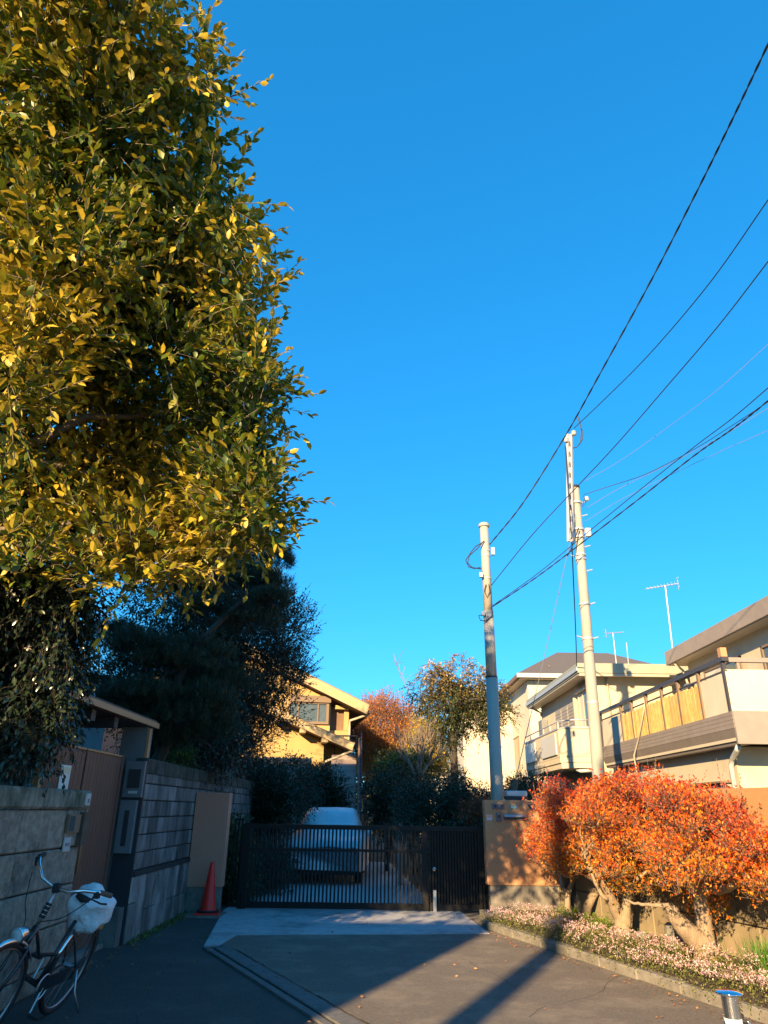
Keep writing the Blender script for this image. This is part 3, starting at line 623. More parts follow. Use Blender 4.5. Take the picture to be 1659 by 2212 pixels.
window(h2, 6.4, 22.2, 24.2, .7, 2.1, frame_br, 2); window(h2, 6.4, 25.2, 26.8, .7, 2.1, frame_br, 2)
b = MB(); b.b2(6.0, 6.4, 22.0, 27, 2.2, 2.26); b.build('window_hood', frame_lt, h2)
# ============================================================ white house further back
h3 = thing('white_house', (10, 38, 0), 'tall white house with dark hipped roof furthest back on the right', 'house')
b = MB(); b.b2(6.95, 14.5, 33.6, 47, 0, 7.25); b.build('wall', white_wall, h3); MB().b2(4.3, 6.94, 38, 46, 0, 6.5).build('side_wing', white_wall, h3); MB().b2(4.0, 6.93, 37.7, 46, 6.502, 6.7).build('wing_roof', roof_dark, h3)
b = MB(); e = [(6.4, 33.0, 7.5), (15, 33.0, 7.5), (15, 47.5, 7.5), (6.4, 47.5, 7.5), (9.6, 38, 9.55), (12.4, 38, 9.55), (12.4, 43, 9.55), (9.6, 43, 9.55)]
b.add(e, [(0, 1, 5, 4), (1, 2, 6, 5), (2, 3, 7, 6), (3, 0, 4, 7), (4, 5, 6, 7), (3, 2, 1, 0)]); b.build('roof', roof_dark, h3)
b = MB(); b.b2(6.36, 15.04, 32.96, 33.1, 7.30, 7.49); b.build('gutter', white_plastic, h3)
b = MB(); b.b2(6.38, 6.5, 33.12, 47.5, 7.30, 7.49); b.build('side_fascia', soffit_m, h3)
b = MB(); b.b2(6.52, 15, 33.12, 47.5, 7.27, 7.295); b.build('soffit', frame_lt, h3)
window(h3, 6.95, 36.6, 39.0, 2.6, 5.0, frame_br, 1, curt=False); window(h3, 33.6, 7.5, 8.6, 4.5, 5.9, frame_br, 1, 'y', curt=False)
for x in (8.2, 9.4, 10.6, 11.8): b = MB(); q = (x, 34.3, 8.08); b.box(*q, .12, .1, .1); b.build('snow_guard', roof_dark, h3)
h4 = thing('distant_beige_house', (5.5, 60, 0), 'pale low house glimpsed behind the ivy covered tree', 'house')
b = MB(); b.b2(2.0, 6.0, 52, 58, 0, 4.4); b.build('wall', cream, h4)
b = MB(); b.b2(1.7, 6.2, 51.6, 58, 4.402, 4.62); b.build('roof', roof_dark, h4); window(h4, 52, 3.0, 4.6, 2.2, 3.6, frame_br, 2, 'y')
# ---- aerials
def aerial(nm, base, top, label, s=1., yaw=.4):
    t = thing('tv_aerial', base, label, 'aerial', 'TV aerials on the roofs')
    b = MB(); b.tube([base, top], .022*s, 6); b.build('mast', galv, t)
    T = np.array(top, float); d = np.array([math.cos(yaw), math.sin(yaw), .12]); q = np.array([-math.sin(yaw), math.cos(yaw), 0])
    b = MB(); b.tube([T-d*.62*s, T+d*.42*s], .016*s, 6)
    for k in range(10): c = T-d*.58*s+d*.105*s*k; l = .10+.02*k; b.tube([c-q*l*s, c+q*l*s], .008*s, 4)
    c = T+d*.40*s; b.tube([c+np.array([0, 0, -.2*s]), c, c+np.array([0, 0, .2*s])], .01*s, 4)
    for z in (-.15, .15): b.tube([c+q*.2*s+np.array([0, 0, z]), c-q*.2*s+np.array([0, 0, z])], .01*s, 4)
    b.build('array', galv, t); return t
aerial('a', (*atY(1452, 1404, 22)[:2], 5.8), atY(1437, 1265, 22), 'tall thin TV aerial above the bamboo balcony house', 1.0, -.25)
aerial('b', (*atY(1331, 1435, 30)[:2], 5.9), atY(1324, 1367, 30), 'short TV aerial in front of dark hipped roof', .9, 2.2)
t = thing('thin_mast', (*atY(1356, 1440, 30)[:2], 5.9), 'bare thin mast between the two TV aerials', 'mast'); b = MB(); b.tube([(*atY(1356, 1440, 30)[:2], 5.7), atY(1353, 1388, 30)], .02, 5); b.build('mast', galv, t)

# ============================================================ yellow house
ay = R(9); O = np.array([-1.26, 28., 0]); e1 = np.array([math.cos(ay), math.sin(ay), 0]); e2 = np.array([-math.sin(ay), math.cos(ay), 0]); ez = np.array([0, 0, 1.])
def hp(u, w, z): return O+e1*u+e2*w+ez*z
yh = thing('yellow_house', (-4, 31, 0), 'yellow stucco house with two stepped gables and a shuttered bay window', 'house')
def wbox(b, u0, u1, w0, w1, z0, z1): c = hp((u0+u1)/2, (w0+w1)/2, (z0+z1)/2); return b.box(*c, u1-u0, w1-w0, z1-z0, axes=(e1, e2, ez))
def wpoly(b, pts, w0, w1): return b.extr([hp(u, w0, z) for u, z in pts], e2*(w1-w0))
rs = .44
def zr(u): return 5.16-rs*(u-.68) if u > -4.3 else 5.16+rs*4.98+rs*(u+4.3)   # top edge of the upper verge
b = MB(); wpoly(b, [(-8, 0), (-.0, 0), (-.0, 4.28), (-8, 4.28)], 0, 7); wpoly(b, [(-8, 4.28), (-.76, 4.28), (-.76, zr(-.76)-.42), (-4.3, zr(-4.3)-.42), (-8, zr(-8)-.42)], .3, 7); b.build('wall', yellow_wall, yh)
b = MB(); wpoly(b, [(-4.2, 4.22), (-.76, 4.22), (-.76, zr(-.76)-.40), (-4.2, zr(-4.2)-.40)], -.36, .298); b.build('bay', yellow_wall, yh)
b = MB(); wbox(b, -.19, -.002, -.02, .2, 4.282, zr(-.05)-.40); b.build('corner_post', yellow_wall, yh)
b = MB(); wbox(b, -.74, -.2, .1, .29, 4.282, 5.2); b.build('recess_screen', soffit_m, yh)
b = MB(); wbox(b, -.56, -.0, -.2, .1, 5.06, 5.2); b.build('bracket', yellow_wall, yh)
b = MB(); wpoly(b, [(.68, zr(.68)), (-4.3, zr(-4.3)), (-8.6, zr(-8.6)), (-8.6, zr(-8.6)-.36), (-4.3, zr(-4.3)-.38), (.60, zr(.68)-.34)], -.85, -.74); b.build('verge_board', verge, yh)
b = MB(); wpoly(b, [(.70, zr(.68)+.05), (-4.3, zr(-4.3)+.06), (-8.7, zr(-8.6)+.05), (-8.7, zr(-8.6)-.02), (-4.3, zr(-4.3)-.04), (.70, zr(.68)-.05)], -.738, 7.5); b.build('roof', tile_br, yh)
b = MB(); wpoly(b, [(.62, zr(.68)-.22), (-4.3, zr(-4.3)-.2), (-4.3, zr(-4.3)-.39), (.58, zr(.68)-.32)], -.735, 7.4); b.build('soffit', soffit_m, yh)
b = MB(); wbox(b, .66, .76, -.8, 7.4, 4.86, 4.98); b.build('eave_gutter', soffit_m, yh)
b = MB(); b.tube([hp(.68, -.6, 4.84), hp(.05, -.06, 4.66), hp(.04, -.05, 4.4), hp(.04, -.05, 3.2)], .045, 8); b.build('downpipe', frame_lt, yh, smooth=True)
# bay window with roller-shutter box
wf = MB(); z0, z1, u0, u1 = 4.45, 5.24, -2.36, -.82
wbox(wf, u0, u1, -.45, -.362, z0, z0+.09); wbox(wf, u0, u1, -.45, -.362, z1-.05, z1); wbox(wf, u0, u0+.06, -.45, -.362, z0+.09, z1-.05); wbox(wf, u1-.1, u1, -.45, -.362, z0+.09, z1-.05)
for u in (-2.02, -1.26): wbox(wf, u, u+.05, -.44, -.362, z0+.09, z1-.05)
wf = wf.build('window', frame_br, yh)
for (a, c) in ((-2.30, -2.02), (-1.97, -1.26), (-1.21, -.92)):
    b = MB(); wbox(b, a+.002, c-.002, -.40, -.39, z0+.092, z1-.052); b.build('pane', glass, wf)
    b = MB(); wbox(b, a+.01, c-.01, -.388, -.38, z1-.20, z1-.06); b.build('blind', curtain, wf)
b = MB(); wbox(b, u0+.03, u1+.06, -.52, -.362, z1+.002, z1+.24); b.build('shutter_box', frame_br, yh)
# lower gable
def zl(u): return 3.70-.385*(u+.12)
b = MB(); wpoly(b, [(-8, 0), (-1.02, 0), (-1.02, zl(-1.02)-.28), (-5.2, zl(-5.2)-.28), (-8, zl(-5.2)-.28)], -1.25, -.002); b.build('lower_wall', yellow_wall, yh)
b = MB(); wpoly(b, [(.0, zl(.0)), (-5.4, zl(-5.4)), (-5.4, zl(-5.4)-.24), (-.06, zl(0)-.24)], -2.0, -1.9); b.build('lower_verge', verge, yh)
b = MB(); wpoly(b, [(.04, zl(.04)+.05), (-5.4, zl(-5.4)+.05), (-5.4, zl(-5.4)-.03), (.04, zl(.04)-.03)], -1.898, .3); b.build('lower_roof', tile_br, yh)
b = MB(); wpoly(b, [(-.04, zl(.0)-.1), (-5.4, zl(-5.4)-.1), (-5.4, zl(-5.4)-.26), (-.06, zl(0)-.22)], -1.895, -1.26); b.build('lower_soffit', soffit_m, yh)
for u in (-1.15, -1.95, -2.9): b = MB(); wbox(b, u, u+.22, -1.95, -1.26, zl(u)-.42, zl(u)-.27); b.build('rafter_end', verge, yh)
b = MB(); b.tube([hp(-.02, -1.9, 3.42), hp(-.9, -1.3, 3.08), hp(-1.0, -1.3, 3.02), hp(-1.0, -1.3, 0)], .045, 8); b.build('downpipe', frame_lt, yh, smooth=True)
b = MB(); b.tube([hp(-1.5, -.1, 4.05), hp(-.75, -.1, 4.0), hp(-.72, -.1, 3.8)], .04, 8); b.build('drain_pipe', white_plastic, yh, smooth=True)
b = MB(); wbox(b, -3.6, -2.05, -1.32, -1.252, 3.05, 3.13); b.build('window_hood', white_plastic, yh)
# tile capped garden wall
tw = thing('tile_capped_wall', (-3.5, 25.4, 0), 'mauve garden wall capped with brown roof tiles below the yellow house', 'wall')
zt = atY(640, 1636, 25.4)[2]
b = MB(); b.b2(-5.5, -2.36, 25.35, 25.6, 0, zt-.2); b.build('wall_face', purple_wall, tw)
for k in range(12):
    x = -5.2+.235*k+.01; c = np.array([x+.11, 25.45, zt-.1]); b = MB()
    b.add([(x+i*.04, 25.2, zt-.17+.03*math.sin(i*1.5)) for i in range(6)] + [(x+i*.04, 25.46, zt+.03*math.sin(i*1.5)) for i in range(6)] + [(x+i*.04, 25.75, zt-.17+.03*math.sin(i*1.5)) for i in range(6)],
          [(i, i+1, i+7, i+6) for i in range(5)] + [(i+6, i+7, i+13, i+12) for i in range(5)])
    o = b.build('roof_tile', tile_br, tw); s_ = o.modifiers.new('thickness', 'SOLIDIFY'); s_.thickness = .02
# outside stair
stt = thing('garden_stair', (-1.1, 23, 0), 'narrow straight outdoor stair climbing beside the yellow house', 'stair')
me = bmesh_box('step', .9, .30, .19, purple_wall, ch=.01)
for k in range(20):
    Y = 21.4+.29*k; xr = -.70-.036*(Y-22); inst(me, 'step', (xr-.45, Y, .08+.165*k), stt)
for (off, m_, nm, th, h) in ((.04, soffit_m, 'stringer_wall', .07, .75), (.13, mat('navy_rail', (.02, .03, .06)), 'cloth_rail', .05, .95)):
    b = MB(); P = []
    for (Y, zb) in ((21.3, .0), (27.1, 3.2)): x = -.70-.036*(Y-22)+off; P.append((x, Y, zb))
    b.add([(P[0][0], P[0][1], P[0][2]), (P[1][0], P[1][1], P[1][2]), (P[1][0], P[1][1], P[1][2]+h), (P[0][0], P[0][1], P[0][2]+h)] + [(p[0]+th, p[1], p[2]) for p in P] + [(P[1][0]+th, P[1][1], P[1][2]+h), (P[0][0]+th, P[0][1], P[0][2]+h)],
          [(0, 1, 2, 3), (4, 7, 6, 5), (0, 3, 7, 4), (1, 5, 6, 2), (3, 2, 6, 7), (0, 4, 5, 1)]); b.build(nm, m_, stt)
b = MB(); b.tube([(-1.75, 27.0, 3.75), (-.88, 27.0, 3.75)], .03, 6); b.tube([(-1.75, 27.0, 4.0), (-.88, 27.0, 4.0)], .03, 6)
for x in (-1.7, -1.4, -1.15, -.9): b.tube([(x, 27, 3.3), (x, 27, 4.0)], .02, 6)
b.build('top_railing', rail_dark, stt)
# purple-roofed house behind the left trees
h5 = thing('left_back_house', (-12, 24, 0), 'dim house with purple tiled roof behind the pine at left', 'house')
b = MB(); b.b2(-16, -8.0, 21, 27, 0, 4.6); b.build('wall', grey_panel, h5)
b = MB(); b.extr([(-7.2, 20.2, 4.5), (-16, 20.2, 8.0), (-16, 20.2, 4.5)], (0, 8, 0)); b.build('roof', mat('purple_tiles', (.10, .06, .09), (.15, .09, .12), 9, .7, .3, 30), h5)

# ============================================================ utility poles and wires
p1 = thing('utility_pole', (2.19, 14, 0), 'shorter smooth pale steel pole with round cap behind the letterbox pier', 'utility pole', 'utility poles')
b = MB(); b.tube([(2.19, 14, 0), (2.19, 14, 3.95)], [.125, .118], 20); b.build('lower_section', pole_steel, p1, smooth=True)
b = MB(); b.tube([(2.19, 14, 3.95), (2.185, 14, 5.3)], [.108, .105], 20); b.tube([(2.185, 14, 5.3), (2.18, 14, 7.2)], [.094, .090], 20); b.build('upper_section', pole_steel, p1, smooth=True)
b = MB(); b.lathe([(.10, 7.17), (.118, 7.18), (.118, 7.235), (.09, 7.26), (0, 7.27)], (2.18, 14, 0), 20); b.build('cap', pole_steel, p1)
for z, r in ((3.95, .122), (6.62, .10), (6.5, .10), (5.2, .108), (6.0, .102)): b = MB(); b.lathe([(r, z-.012), (r, z+.012)], (2.187, 14, 0), 20); b.build('band', rubber if z < 4 else galv, p1)
def z1(x, y): return atY(x, y, 13.88)
b = MB(); b.tube([z1(1042, 1172), z1(1028, 1180), z1(1018, 1192), z1(1006, 1210), z1(1012, 1224), z1(1024, 1228), z1(1038, 1226)], .012, 6); b.tube([z1(1046, 1168), z1(1030, 1186), z1(1014, 1200), z1(1010, 1216), z1(1020, 1226), z1(1040, 1229)], .012, 6)
b.tube([z1(1050, 1262), z1(1046, 1276), z1(1052, 1290), z1(1058, 1278), z1(1056, 1262)], .009, 6)
b.tube([z1(1062, 1300), z1(1063, 1330), z1(1050, 1342), z1(1038, 1340), z1(1034, 1330), z1(1044, 1328)], .010, 6); b.build('cable_loops', wire_m, p1)
b = MB(); b.b2(2.29, 2.36, 13.86, 13.94, 6.5, 6.66); b.b2(2.02, 2.09, 13.86, 13.94, 6.0, 6.1); b.b2(2.03, 2.10, 13.87, 13.93, 5.18, 5.26); b.build('clamps', galv, p1)
p2 = thing('utility_pole', (4.56, 15.5, 0), 'taller concrete pole with slotted steel extension in front of the cream houses', 'utility pole', 'utility poles')
q0, q1 = np.array([4.52, 15.5, 0.]), np.array([4.71, 15.5, 8.85])
def on2(z): return q0+(q1-q0)*(z/8.85)
b = MB(); b.tube([q0, on2(3), on2(6), q1], [.142, .128, .112, .094], 20); b.build('shaft', pole_conc, p2, smooth=True)
b = MB(); b.lathe([(.105, 0), (.108, .05), (.09, .07)], q1, 16); b.build('cap', rubber, p2)
xl, xt = atY(1240, 1170, 15.36), atY(1230, 938, 15.36)
b = MB(); 
for dx in (-.045, .045): b.tube([(xl[0]+dx-.08, 15.36, xl[2]), (xt[0]+dx, 15.36, xt[2])], .044, 4)
b.build('steel_extension', galv, p2)
b = MB()
for k in range(9): t = .1+.1*k; b.box(xl[0]-.08+(xt[0]-xl[0]+.08)*t, 15.325, xl[2]+(xt[2]-xl[2])*t, .02, .012, .14)
b.build('slots', dark_panel, p2)
for z in (8.45, 7.75, 7.55, 7.1, 7.0, 5.9, 5.1, 3.7): b = MB(); c = on2(z); b.lathe([(.13, -.025), (.13, .025)], c, 16); b.build('band', galv, p2)
for z, sx in ((8.45, 1), (8.1, 1), (7.7, 1), (7.3, 1), (7.05, -1), (6.7, 1), (5.9, 1), (5.1, 1), (5.12, -1), (4.4, 1)):
    c = on2(z); b = MB(); b.tube([c+[sx*.10, -.02, 0], c+[sx*.24, -.02, .04]], .014, 6); b.build('step_bolt', galv, p2)
b = MB(); c = xt; b.lathe([(.05, 0), (.075, .03), (.05, .06), (.075, .09), (.04, .12)], (c[0]+.1, 15.32, c[2]-.05), 12); b.lathe([(.04, 0), (.06, .03), (.04, .06), (.06, .09), (.03, .12)], (c[0]-.11, 15.32, c[2]-.25), 12)
c = on2(8.5); b.lathe([(.04, 0), (.055, .03), (.04, .1)], c+[.25, -.05, 0], 10); c = on2(7.62); b.box(c[0]+.17, 15.35, c[2], .12, .1, .2); b.build('insulators', white_plastic, p2)
def z2(x, y): return atY(x, y, 15.3)
b = MB(); b.tube([z2(1250, 900), z2(1256, 930), z2(1254, 955), z2(1246, 966), z2(1238, 968)], .012, 6); b.tube([z2(1249, 905), z2(1259, 935), z2(1258, 950), z2(1250, 962)], .012, 6)
b.tube([z2(1260, 1070), z2(1266, 1085), z2(1258, 1095), z2(1262, 1078)], .01, 6); b.build('cable_loops', wire_m, p2)
def cat(P, n=10):      # Catmull-Rom through measured points
    P = [np.array(p, float) for p in P]; P = [2*P[0]-P[1]]+P+[2*P[-1]-P[-2]]; out = []
    for i in range(1, len(P)-2):
        for k in range(n):
            t = k/n; out.append(.5*((2*P[i])+(-P[i-1]+P[i+1])*t+(2*P[i-1]-5*P[i]+4*P[i+1]-P[i+2])*t*t+(-P[i-1]+3*P[i]-3*P[i+1]+P[i+2])*t**3))
    return out+[P[-2]]
def wire(pix, r, m, label, strands=1, grp='overhead wires'):
    r *= .8; P = cat([atY(x, y, Y) for x, y, Y in pix], 12)
    d = P[-1]-P[-4]; P += [P[-1]+d*k for k in (1, 2)]; b = MB()
    if strands == 1: b.tube(P, r, 6)
    else:
        P2 = cat(P, 3)
        for s_ in range(strands):
            b.tube([p+np.array([math.cos(i*.45+s_*3.14), .3*math.sin(i*.45+s_*3.14), math.sin(i*.45+s_*3.14)])*r*.55 for i, p in enumerate(P2)], r*.75, 5)
    o = b.build('overhead_wire', m, None, smooth=True); return tag(o, label, 'wire', grp)
wire([(1058, 1176, 14), (1130, 1086, 13.2), (1222, 940, 12.2), (1300, 800, 10.8), (1400, 618, 9.3), (1500, 424, 7.8), (1580, 262, 6.6), (1659, 96, 5.4), (1800, -200, 4)], .016, wire_m, 'thickest twisted wire from the short pole rising steeply to the top right corner', 2)
wire([(1240, 925, 15.3), (1300, 868, 14.3), (1400, 768, 12.4), (1530, 615, 10), (1659, 432, 8), (1800, 230, 6)], .013, wire_m, 'second highest wire leaving the top of the taller pole')
wire([(1060, 1266, 14), (1150, 1155, 13), (1243, 1055, 12.2), (1330, 962, 11.2), (1440, 835, 9.9), (1550, 706, 8.6), (1659, 565, 7.4), (1800, 380, 6)], .011, wire_m, 'straight wire from the short pole crossing the tall pole head')
wire([(1065, 1308, 14), (1160, 1240, 13), (1250, 1166, 12.2), (1380, 1060, 10.9), (1500, 965, 9.7), (1580, 905, 8.9), (1659, 838, 8), (1800, 715, 7)], .009, wire_m, 'upper of the close pair of wires from the short pole')
wire([(1065, 1310, 14), (1160, 1246, 13), (1250, 1178, 12.2), (1380, 1078, 10.9), (1500, 984, 9.7), (1580, 928, 8.9), (1659, 866, 8), (1800, 745, 7)], .013, wire_m, 'lower thicker wire of the pair from the short pole', 2)
wire([(1262, 1068, 15.3), (1330, 1046, 15), (1400, 1022, 14.4), (1500, 970, 13.5), (1580, 920, 12.7), (1659, 868, 12), (1800, 770, 11)], .010, wire_m, 'sagging wire leaving the tall pole just below its head')
wire([(1266, 1098, 15.3), (1340, 1054, 15), (1440, 1005, 14.4), (1550, 948, 13.5), (1659, 882, 12.8), (1800, 800, 12)], .007, wire_g, 'thin grey wire from the middle brackets of the tall pole')
wire([(1262, 1128, 15.3), (1340, 1080, 15), (1440, 1030, 14.4), (1550, 978, 13.5), (1659, 930, 12.8), (1800, 870, 12)], .006, wire_g, 'lowest thin grey wire leaving the tall pole')
wire([(1262, 1040, 15.3), (1340, 995, 15), (1440, 925, 14.4), (1550, 842, 13.5), (1659, 744, 12.8), (1800, 620, 12)], .006, wire_g, 'faint thin wire rising from the steel extension foot')
def drop(pix, r, m, label):
    b = MB(); b.tube(cat([atY(x, y, Y) for x, y, Y in pix], 6), r, 6); return tag(b.build('drop_wire', m, None, smooth=True), label, 'wire')
drop([(1221, 962, 15.3), (1226, 1040, 15.2), (1234, 1150, 15.2), (1239, 1260, 17), (1243, 1350, 19), (1246, 1438, 21)], .014, wire_m, 'dark vertical cable dropping from the tall pole to the cream roof corner')
drop([(1243, 1110, 15.35), (1236, 1150, 15.2), (1226, 1195, 15.1), (1190, 1355, 14.6), (1150, 1530, 14.2), (1112, 1692, 13.8)], .008, wire_g, 'slanting guy wire running down to the wooden stub')
drop([(1250, 1140, 15.3), (1236, 1180, 15.2), (1226, 1200, 15.1)], .016, wire_m, 'short thick bundle hanging under the tall pole bands')
st = MB(); q = atY(1109, 1712, 13.8); st.tube([(q[0]-.03, 13.8, 0), (q[0]-.03, 13.8, q[2]-.1), (q[0]+.05, 13.8, q[2]+.22)], [.07, .07, .06], 8)
tag(st.build('wooden_stub', wood_pole), 'dark wooden stub leaning behind the tan pier with a guy wire', 'post')

# ============================================================ car under a silver cover
car = thing('covered_car', (-1.2, 18.6, 0), 'parked car under a silver dust cover behind the black gate', 'car')
cx, y0 = -1.19, 16.55
prof = [(0, .30, .74, .70), (.06, .28, .86, .76), (.35, .28, .90, .80), (1.05, .28, .97, .86), (1.25, .28, 1.03, .86), (2.0, .28, 1.46, .87), (2.3, .28, 1.53, .87), (3.1, .28, 1.52, .87), (3.5, .28, 1.42, .87), (4.0, .28, 1.08, .85), (4.2, .3, .8, .74)]
V, Fc = [], []; ns = 25
def pstat(y):
    for a, c in zip(prof, prof[1:]):
        if a[0] <= y <= c[0]: t = (y-a[0])/(c[0]-a[0]); t = t*t*(3-2*t); return [a[i]*(1-t)+c[i]*t for i in range(4)]
    return list(prof[-1])
ys = np.linspace(0, 4.2, 40)
for i, y in enumerate(ys):
    _, zb, zt_, hw = pstat(y); belt = min(.95, zt_*.97)
    for j in range(ns):
        s_ = j/(ns-1)*2-1; a = abs(s_); sg = 1 if s_ > 0 else -1
        if a > .72: t = (1-a)/.28; x = hw*(1.0+.02*math.sin(t*9+y*3)); z = zb+(belt-zb)*t
        elif a > .62: t = (.72-a)/.10; x = hw-(hw*.14)*t; z = belt+.03*t
        elif a > .40: t = (.62-a)/.22; x = hw*.86-(hw*.22)*t; z = belt+.03+(zt_-belt-.05)*t
        else: t = a/.40; x = hw*.64*t; z = zt_-.02+.03*math.cos(t*1.5)
        wv = .008*math.sin(7*y+5*s_)+.006*math.sin(23*y*.7+11*s_)
        V.append((cx+sg*x*1.06, y0+y, z+wv))
for i in range(39):
    for j in range(ns-1): Fc.append((i*ns+j, i*ns+j+1, (i+1)*ns+j+1, (i+1)*ns+j))
Fc.append(tuple(range(ns))); Fc.append(tuple(39*ns+j for j in range(ns))[::-1])
b = MB(); b.add(V, Fc); b.build('dust_cover', cover_m, car, smooth=True)
b = MB(); b.b2(cx-.75, cx+.75, y0+.15, y0+4.0, .2, .5); b.build('underbody', rubber, car)
for (x, y) in ((-.72, .75), (.72, .75), (-.72, 3.35), (.72, 3.35)):
    AX = (np.array([0, 1., 0]), np.array([0, 0, 1.]), np.array([1., 0, 0]))
    b = MB(); b.lathe([(.22, -.1), (.30, -.09), (.31, 0), (.30, .09), (.22, .1)], (cx+x, y0+y, .31), 20, AX); wh = b.build('wheel', rubber, car, smooth=True)
    b = MB(); b.lathe([(.2, -.102), (.05, -.104)], (cx+x, y0+y, .31), 16, AX); b.lathe([(.05, .104), (.2, .102)], (cx+x, y0+y, .31), 16, AX); b.build('rim', alu, wh)
for s_ in (-1, 1): b = MB(); b.lathe([(0, -.09), (.07, -.07), (.09, 0), (.07, .07), (0, .09)], (cx+s_*.93, y0+1.55, 1.0), 10, (np.array([0, 1., 0]), np.array([0, 0, 1.]), np.array([1., 0, 0]))); b.build('covered_mirror', cover_m, car, smooth=True)

# ============================================================ bicycle
bk = thing('bicycle', (-2.55, 6.1, 0), 'dark city bicycle leaning by the stone wall with a white bag over its saddle', 'bicycle')
Of = np.array([-2.56, 6.55, 0]); bf = norm(np.array([-.09, -1, 0])); br = np.array([-bf[1], bf[0], 0]); LN = R(17)
def bp(u, s_, h): return Of+bf*u+br*(s_*math.cos(LN)+h*math.sin(LN))+ez*(h*math.cos(LN)-s_*math.sin(LN))
blat = br*math.cos(LN)-ez*math.sin(LN); bup = br*math.sin(LN)+ez*math.cos(LN)
STE = R(8); HU = .83     # steering about the head axis
def fp(u, s_, h):
    du = u-(HU+(.62-h)*.32); return bp(HU+(.62-h)*.32+du*math.cos(STE)+s_*math.sin(STE), s_*math.cos(STE)-du*math.sin(STE), h)
def wheel(c, axis, nm):
    w_ = MB(); w_.torus(c, axis, .315, .021, 40, 8); w_ = w_.build(nm, rubber, bk, smooth=True)
    b = MB(); b.torus(c, axis, .292, .011, 40, 6); b.build('rim', alu, w_, smooth=True)
    b = MB(); a = norm(np.cross(axis, [0, 0, 1.])); v = norm(np.cross(axis, a))
    for k in range(24):
        t = 2*math.pi*k/24; d = a*math.cos(t)+v*math.sin(t); b.tube([c+axis*.03*(1 if k % 2 else -1), c+d*.288], .0013, 3)
    b.tube([c-axis*.05, c+axis*.05], .018, 8); b.build('spokes', alu, w_); return w_
rc = bp(0, 0, .335); wheel(rc, blat, 'rear_wheel')
fc = fp(1.07, 0, .335); fax = norm(fp(1.07, .1, .335)-fc); wheel(fc, fax, 'front_wheel')
b = MB(); dk = mat('bike_frame', (.018, .018, .022), rough=.25, coat=.5)
bb = bp(.44, 0, .29); hd0 = fp(.885, 0, .58); hd1 = fp(.83, 0, .74); seat_t = bp(.24, 0, .70)
b.tube([bb, seat_t], .016, 8); b.tube([bb, bp(.70, 0, .40), hd0], .020, 8); b.tube([bp(.36, 0, .48), bp(.62, 0, .52), hd1], .014, 8); b.tube([hd0, hd1], .022, 10)
for s_ in (-.055, .055): b.tube([bp(0, s_, .335), bp(.40, s_*.6, .30)], .009, 6); b.tube([bp(0, s_, .335), bp(.245, s_*.4, .64)], .008, 6)
b.build('frame', dk, bk, smooth=True)
b = MB()
for s_ in (-.05, .05): b.tube([fp(1.07, s_, .335), fp(.95, s_, .50), fp(.905, s_, .62)], .011, 6)
b.tube([fp(.905, -.05, .62), fp(.905, .05, .62)], .016, 6); b.build('fork', dk, bk, smooth=True)
b = MB(); b.tube([fp(.83, 0, .74), fp(.80, 0, .84), fp(.775, 0, .99)], .013, 8); b.build('stem', alu, bk, smooth=True)
b = MB(); b.tube([fp(.815, 0, .79), fp(.788, 0, .885)], .022, 10); b.build('stem_sleeve', rubber, bk)
for k in range(3): b = MB(); z = .81+.027*k; b.tube([fp(.815-.0285*(z-.79)/.1, 0, z), fp(.814-.0285*(z-.79)/.1, 0, z+.004)], .0235, 10); b.build('sleeve_ring', alu, bk)
hb = MB(); hb.tube([fp(.60, -.34, 1.10), fp(.68, -.305, 1.10), fp(.77, -.22, 1.07), fp(.80, -.13, 1.01), fp(.775, -.04, .985), fp(.775, .04, .985), fp(.80, .13, 1.0), fp(.77, .22, 1.04), fp(.70, .295, 1.05), fp(.62, .33, 1.04)], .0125, 10); hb = hb.build('handlebar', steel, bk, smooth=True)
for s_ in (-1, 1):
    b = MB(); b.tube([fp(.58 if s_ < 0 else .60, s_*.347, 1.10 if s_ < 0 else 1.038), fp(.685, s_*.303, 1.10 if s_ < 0 else 1.05)], .018, 10); b.build('grip', rubber if s_ < 0 else mat('brown_grip', (.12, .07, .05)), hb)
    b = MB(); hz_ = .05 if s_ < 0 else 0; b.tube([fp(.71, s_*.285, 1.05+hz_), fp(.73, s_*.28, 1.0+hz_), fp(.66, s_*.32, .98+hz_), fp(.61, s_*.34, .98+hz_)], .007, 6); b.box(*fp(.70, s_*.29, 1.03+hz_), .035, .045, .045); b.build('brake_lever', rubber, hb)
b = MB(); b.box(*fp(.775, 0, .985), .05, .05, .06); b.build('clamp', rubber, bk, bevel=.005)
b = MB()
for s_ in (-1, 1): b.tube(cat([fp(.73, s_*.28, 1.0), fp(.83, s_*.17, .85), fp(.92, s_*.05, .78), fp(.93, s_*.02, .66)], 5), .0035, 5)
b.build('brake_cables', rubber, bk)
LC = fp(.985, 0, .70); lax = norm(fp(1.2, 0, .66)-LC); la = norm(np.cross(lax, ez)); lb = np.cross(la, lax)
b = MB(); b.lathe([(.005, -.085), (.03, -.07), (.048, -.03), (.055, .02), (.055, .03)], LC, 18, (la, lb, lax)); hl = b.build('headlight', steel, bk, smooth=True)
b = MB(); b.lathe([(.052, .031), (.03, .042), (.0, .046)], LC, 18, (la, lb, lax)); b.build('lens', white_plastic, hl, smooth=True)
b = MB(); b.tube([LC, fp(.91, 0, .64)], .009, 6); b.build('lamp_bracket', dk, bk)
